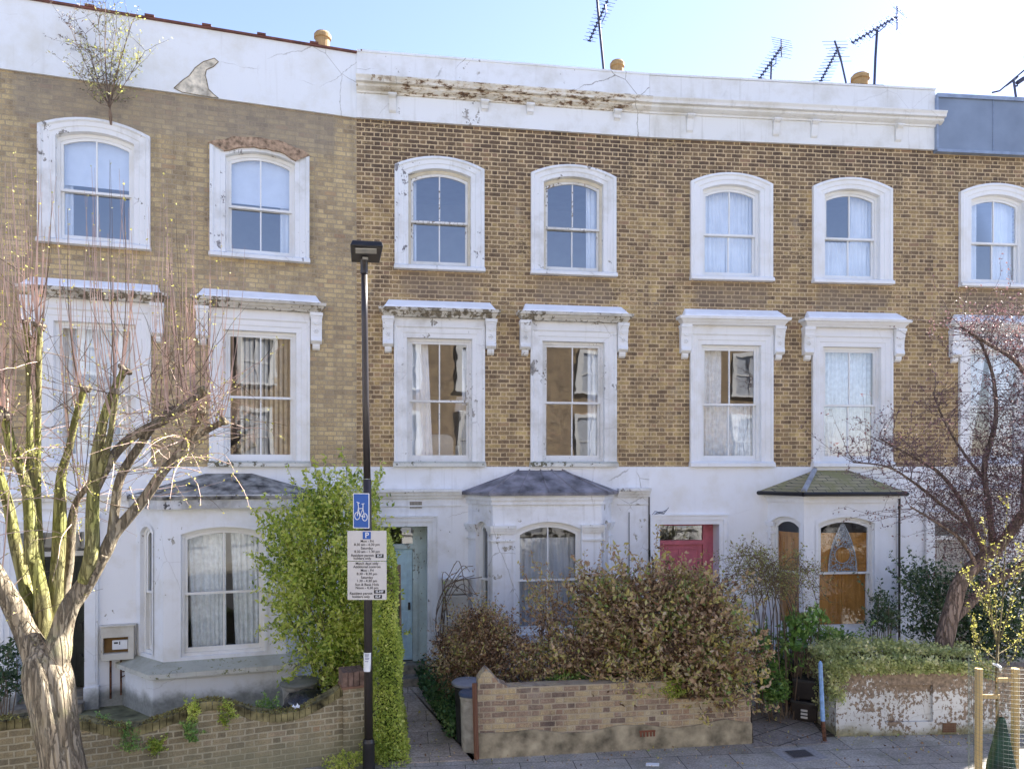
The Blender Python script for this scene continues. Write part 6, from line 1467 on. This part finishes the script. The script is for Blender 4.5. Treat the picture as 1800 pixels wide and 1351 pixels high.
PL = [[(1672, 1090, 0, 13), (1706, 1058, .1, 12), (1740, 1025, .2, 11), (1790, 1000, .3, 10), (1850, 960, .3, 9)],
      [(1735, 978, 0, 9), (1712, 930, -.1, 7), (1690, 880, -.2, 5.5), (1650, 830, -.3, 4), (1600, 800, -.4, 3), (1545, 770, -.5, 2)],
      [(1745, 968, 0, 9), (1740, 900, 0, 7), (1730, 820, 0, 6), (1750, 740, .0, 5), (1745, 660, 0, 4), (1720, 590, 0, 2.5)],
      [(1800, 900, -.2, 9), (1805, 800, -.2, 7), (1815, 700, -.2, 6), (1790, 640, -.3, 5), (1730, 600, -.4, 4), (1690, 575, -.4, 3)],
      [(1712, 930, -.1, 5), (1660, 890, -.3, 4), (1610, 850, -.5, 3), (1560, 820, -.7, 2), (1500, 812, -.8, 1.5)],
      [(1735, 850, 0, 4), (1690, 790, .1, 3), (1660, 740, .1, 2.5), (1640, 690, .1, 1.5)],
      [(1720, 1000, 0, 6), (1690, 950, -.3, 4), (1650, 920, -.5, 3), (1600, 890, -.6, 2)]]
rnd = random.Random(123); pt = MB(); lf = []
for L in PL:
    o, pts = plimb('limb', L, 8)
    for i in range(8, len(pts)):
        c, rr_ = pts[i]
        for q in range(3 if i % 2 else 2):
            d_ = Vector((rnd.uniform(-1, .7), rnd.uniform(-.9, .6), rnd.uniform(-.3, .9)))
            tw, _ = twig(pt, c, d_, rnd.uniform(.4, 1.15), .006, rnd, seg=8, wob=.15, up=.03)
            for j, a in enumerate(tw[2:]):
                if rnd.random() < .75:
                    for __ in range(2): lf.append(a + Vector((rnd.gauss(0, .02), rnd.gauss(0, .02), rnd.gauss(0, .02))))
                if rnd.random() < .4:
                    t2, _ = twig(pt, a, (rnd.uniform(-1, 1), rnd.uniform(-1, .6), rnd.uniform(-.4, 1)), rnd.uniform(.12, .4), .0032, rnd, seg=4, wob=.2)
                    for b_ in t2[1:]:
                        for __ in range(2): lf.append(b_ + Vector((rnd.gauss(0, .02), rnd.gauss(0, .02), rnd.gauss(0, .02))))
# the crown thickens towards the right edge
r = np.random.default_rng(124)
cc = blob_points([(1745, 850, 75, 70, YPl, .7), (1700, 900, 70, 45, YPl - .2, .6), (1790, 760, 60, 90, YPl, .7), (1770, 590, 55, 45, YPl - .1, .5), (1720, 960, 70, 40, YPl, .5), (1790, 900, 60, 70, YPl, .6)], 2600, r, .35)
for c in cc:
    c = Vector(c) - PBs; tw, _ = twig(pt, c, (rnd.uniform(-1, .6), rnd.uniform(-.7, .7), rnd.uniform(-.3, 1)), rnd.uniform(.15, .5), .0035, rnd, seg=4, wob=.2)
    for b_ in tw:
        if True: lf.append(b_ + Vector((rnd.gauss(0, .025), rnd.gauss(0, .025), rnd.gauss(0, .025))))
tag(build('twigs', pt, flat('plum_twig', (.13, .09, .085), .8, var=.3), plum, fixn=False), kind='stuff')
m_plum = leafmat('plum_leaf', [(0, (.10, .055, .065)), (.45, (.20, .11, .12)), (.8, (.26, .15, .145)), (1, (.36, .24, .22))], .35)
tag(leaves('leaves', [tuple(a) for a in lf], m_plum, .032, parent=plum, seed=125, aspect=.6), kind='stuff')

# staked sapling with guard and watering bag ---------------------------
YS = 9.0; SB = P(1754, 1400, YS); SB.z = 0
sap = empty('young_tree', SB, 0, 'slender young street tree with opening buds tied between two stakes', 'tree')
def SP(px, py, dy=0): return P(px, py, YS + dy) - SB
pts = [SP(1754, 1412), SP(1753, 1260), SP(1752, 1180), SP(1754, 1130)]
m_bsap = barkmat('sapling_bark', [(.3, (.20, .16, .09)), (.7, (.40, .34, .20))], 3)
build('trunk', MB().tube(pts, [.022, .019, .018, .015], 8), m_bsap, sap, smooth=True)
br = MB(); rnd = random.Random(17); lf = []
for (sx, sy, mx, my, ex, ey, r0) in ((1754, 1135, 1735, 1075, 1700, 1010, .011), (1754, 1132, 1740, 1060, 1730, 920, .012), (1754, 1130, 1762, 1060, 1772, 870, .012), (1754, 1135, 1775, 1070, 1800, 990, .010), (1753, 1185, 1715, 1150, 1712, 1090, .007), (1753, 1160, 1722, 1130, 1700, 1060, .007), (1755, 1185, 1788, 1140, 1805, 1060, .007), (1754, 1150, 1790, 1125, 1830, 1080, .008), (1754, 1140, 1750, 1050, 1755, 960, .009), (1740, 1070, 1722, 1040, 1690, 1000, .006), (1765, 1050, 1785, 1010, 1790, 960, .006)):
    ps = [q[0] for q in smooth_pts([(SP(sx, sy), 1), (SP(mx, my, rnd.uniform(-.15, .15)), 1), (SP(ex, ey, rnd.uniform(-.3, .3)), 1)], 7)]
    br.tube(ps, [r0 * (1 - .65 * i / len(ps)) for i in range(len(ps))], 5, cap=False)
    for i in range(4, len(ps)):
        for _ in range(5): lf.append(tuple(ps[i] + Vector((rnd.gauss(0, .012), rnd.gauss(0, .012), rnd.gauss(0, .03)))))
        if rnd.random() < .5:
            tw, _d = twig(br, ps[i], (rnd.uniform(-1, 1), rnd.uniform(-.5, .5), 1), rnd.uniform(.08, .25), .003, rnd, seg=3)
            for t_ in tw: lf += [tuple(t_ + Vector((rnd.gauss(0, .01), rnd.gauss(0, .01), rnd.gauss(0, .01)))) for _ in range(3)]
build('branches', br, m_bsap, sap, fixn=False); leaves('buds', lf, m_bud, .028, parent=sap, seed=18, aspect=.5)
gd = empty('tree_guard', (SB.x, YS, 0), 0, 'two pale timber stakes with cross pieces round the young street tree', 'tree stake')
gb = Vector((SB.x, YS, 0))
for (a, c) in ((1714.5, 1725), (1778.5, 1789.5)):
    x0, x1 = P(a, 0, YS).x - gb.x, P(c, 0, YS).x - gb.x; build('stake', MB().tube([((x0 + x1) / 2, 0, 0), ((x0 + x1) / 2 + .005, 0, P(0, 1174, YS).z)], (x1 - x0) / 1.7, 10), m_stake, gd)
def cb2(px0, px1, py0, py1): return MB().box(P(px0, 0, YS).x - gb.x, P(px1, 0, YS).x - gb.x, -.03, -.005, P(0, py1, YS).z, P(0, py0, YS).z)
build('cross_piece', cb2(1750, 1779.5, 1190, 1197), m_stake, gd); build('cross_piece', cb2(1724.5, 1755, 1219, 1226), m_stake, gd)
build('tree_tie', MB().tube([SP(1745, 1166) + SB - gb, SP(1752, 1168, -.03) + SB - gb, SP(1758, 1172, -.03) + SB - gb, SP(1760, 1181) + SB - gb], [.012, .018, .02, .012], 6), m_swhite, gd)
mg = MB(); rM = .36; zt_m = P(0, 1122, YS).z
for i in range(44):
    a = 2 * pi * i / 44; mg.tube([(rM * cos(a), rM * sin(a), 0.02), (rM * cos(a), rM * sin(a), zt_m - .25)], .0016, 3, cap=False)
k = 0; z = .03
while z < zt_m - .25: mg.tube([(rM * cos(2 * pi * j / 28), rM * sin(2 * pi * j / 28), z) for j in range(29)], .0015, 3, cap=False); z += .05
o = build('wire_mesh_guard', mg, flat('green_grey_wire', (.10, .13, .12), .5, .5), fixn=False); o.location = (SB.x + .06, YS, 0); tag(o, 'cylinder of thin grey-green wire mesh round the stakes', 'tree guard')
bgm = MB(); zt_b = P(0, 1262, YS - .1).z
nn = 24
for i, (z, rr_) in enumerate(((0.0, .20), (.25, .19), (.5, .16), (.75, .105), (zt_b - .06, .05), (zt_b, .03))):
    for j in range(nn): a = 2 * pi * j / nn; q = rr_ * (1 + .10 * sin(a * 5 + i * .2) + .04 * sin(a * 11)); bgm.v.append((SB.x + .01 + q * cos(a), YS - .06 + q * sin(a) * .8, z))
for i in range(5):
    for j in range(nn): bgm.f.append((i * nn + j, i * nn + (j + 1) % nn, (i + 1) * nn + (j + 1) % nn, (i + 1) * nn + j))
simple('watering_bag', bgm, flat('green_bag', (.012, .055, .03), .5, .4, var=.5, scale=3), (SB.x, YS, 0), 'tapering dark green watering bag at the foot of the young street tree', 'watering bag', smooth=True)

# fallen leaves and grit on the paths and the footway
r = np.random.default_rng(300); pl_ = []
def scat(px0, px1, py0, py1, n, pw=1.0):
    for _ in range(n):
        t = r.random() ** pw; px = r.uniform(px0, px1); py = py0 + (py1 - py0) * t; g_ = G(px, py); pl_.append((g_[0], g_[1], .014 + .012 * r.random()))
scat(700, 800, 1195, 1345, 260); scat(835, 1330, 1312, 1351, 240, 1.6); scat(1330, 1450, 1215, 1310, 160); scat(1450, 1800, 1292, 1351, 200, 2.2)
b_ = (0, 11, 0); o = leaves('fallen_leaves', pl_, m_dry, .035, base=b_, seed=301, aspect=.6, up=0); tag(o, 'dry fallen leaves and grit scattered on the paths and footway', 'fallen leaves', None, 'stuff')
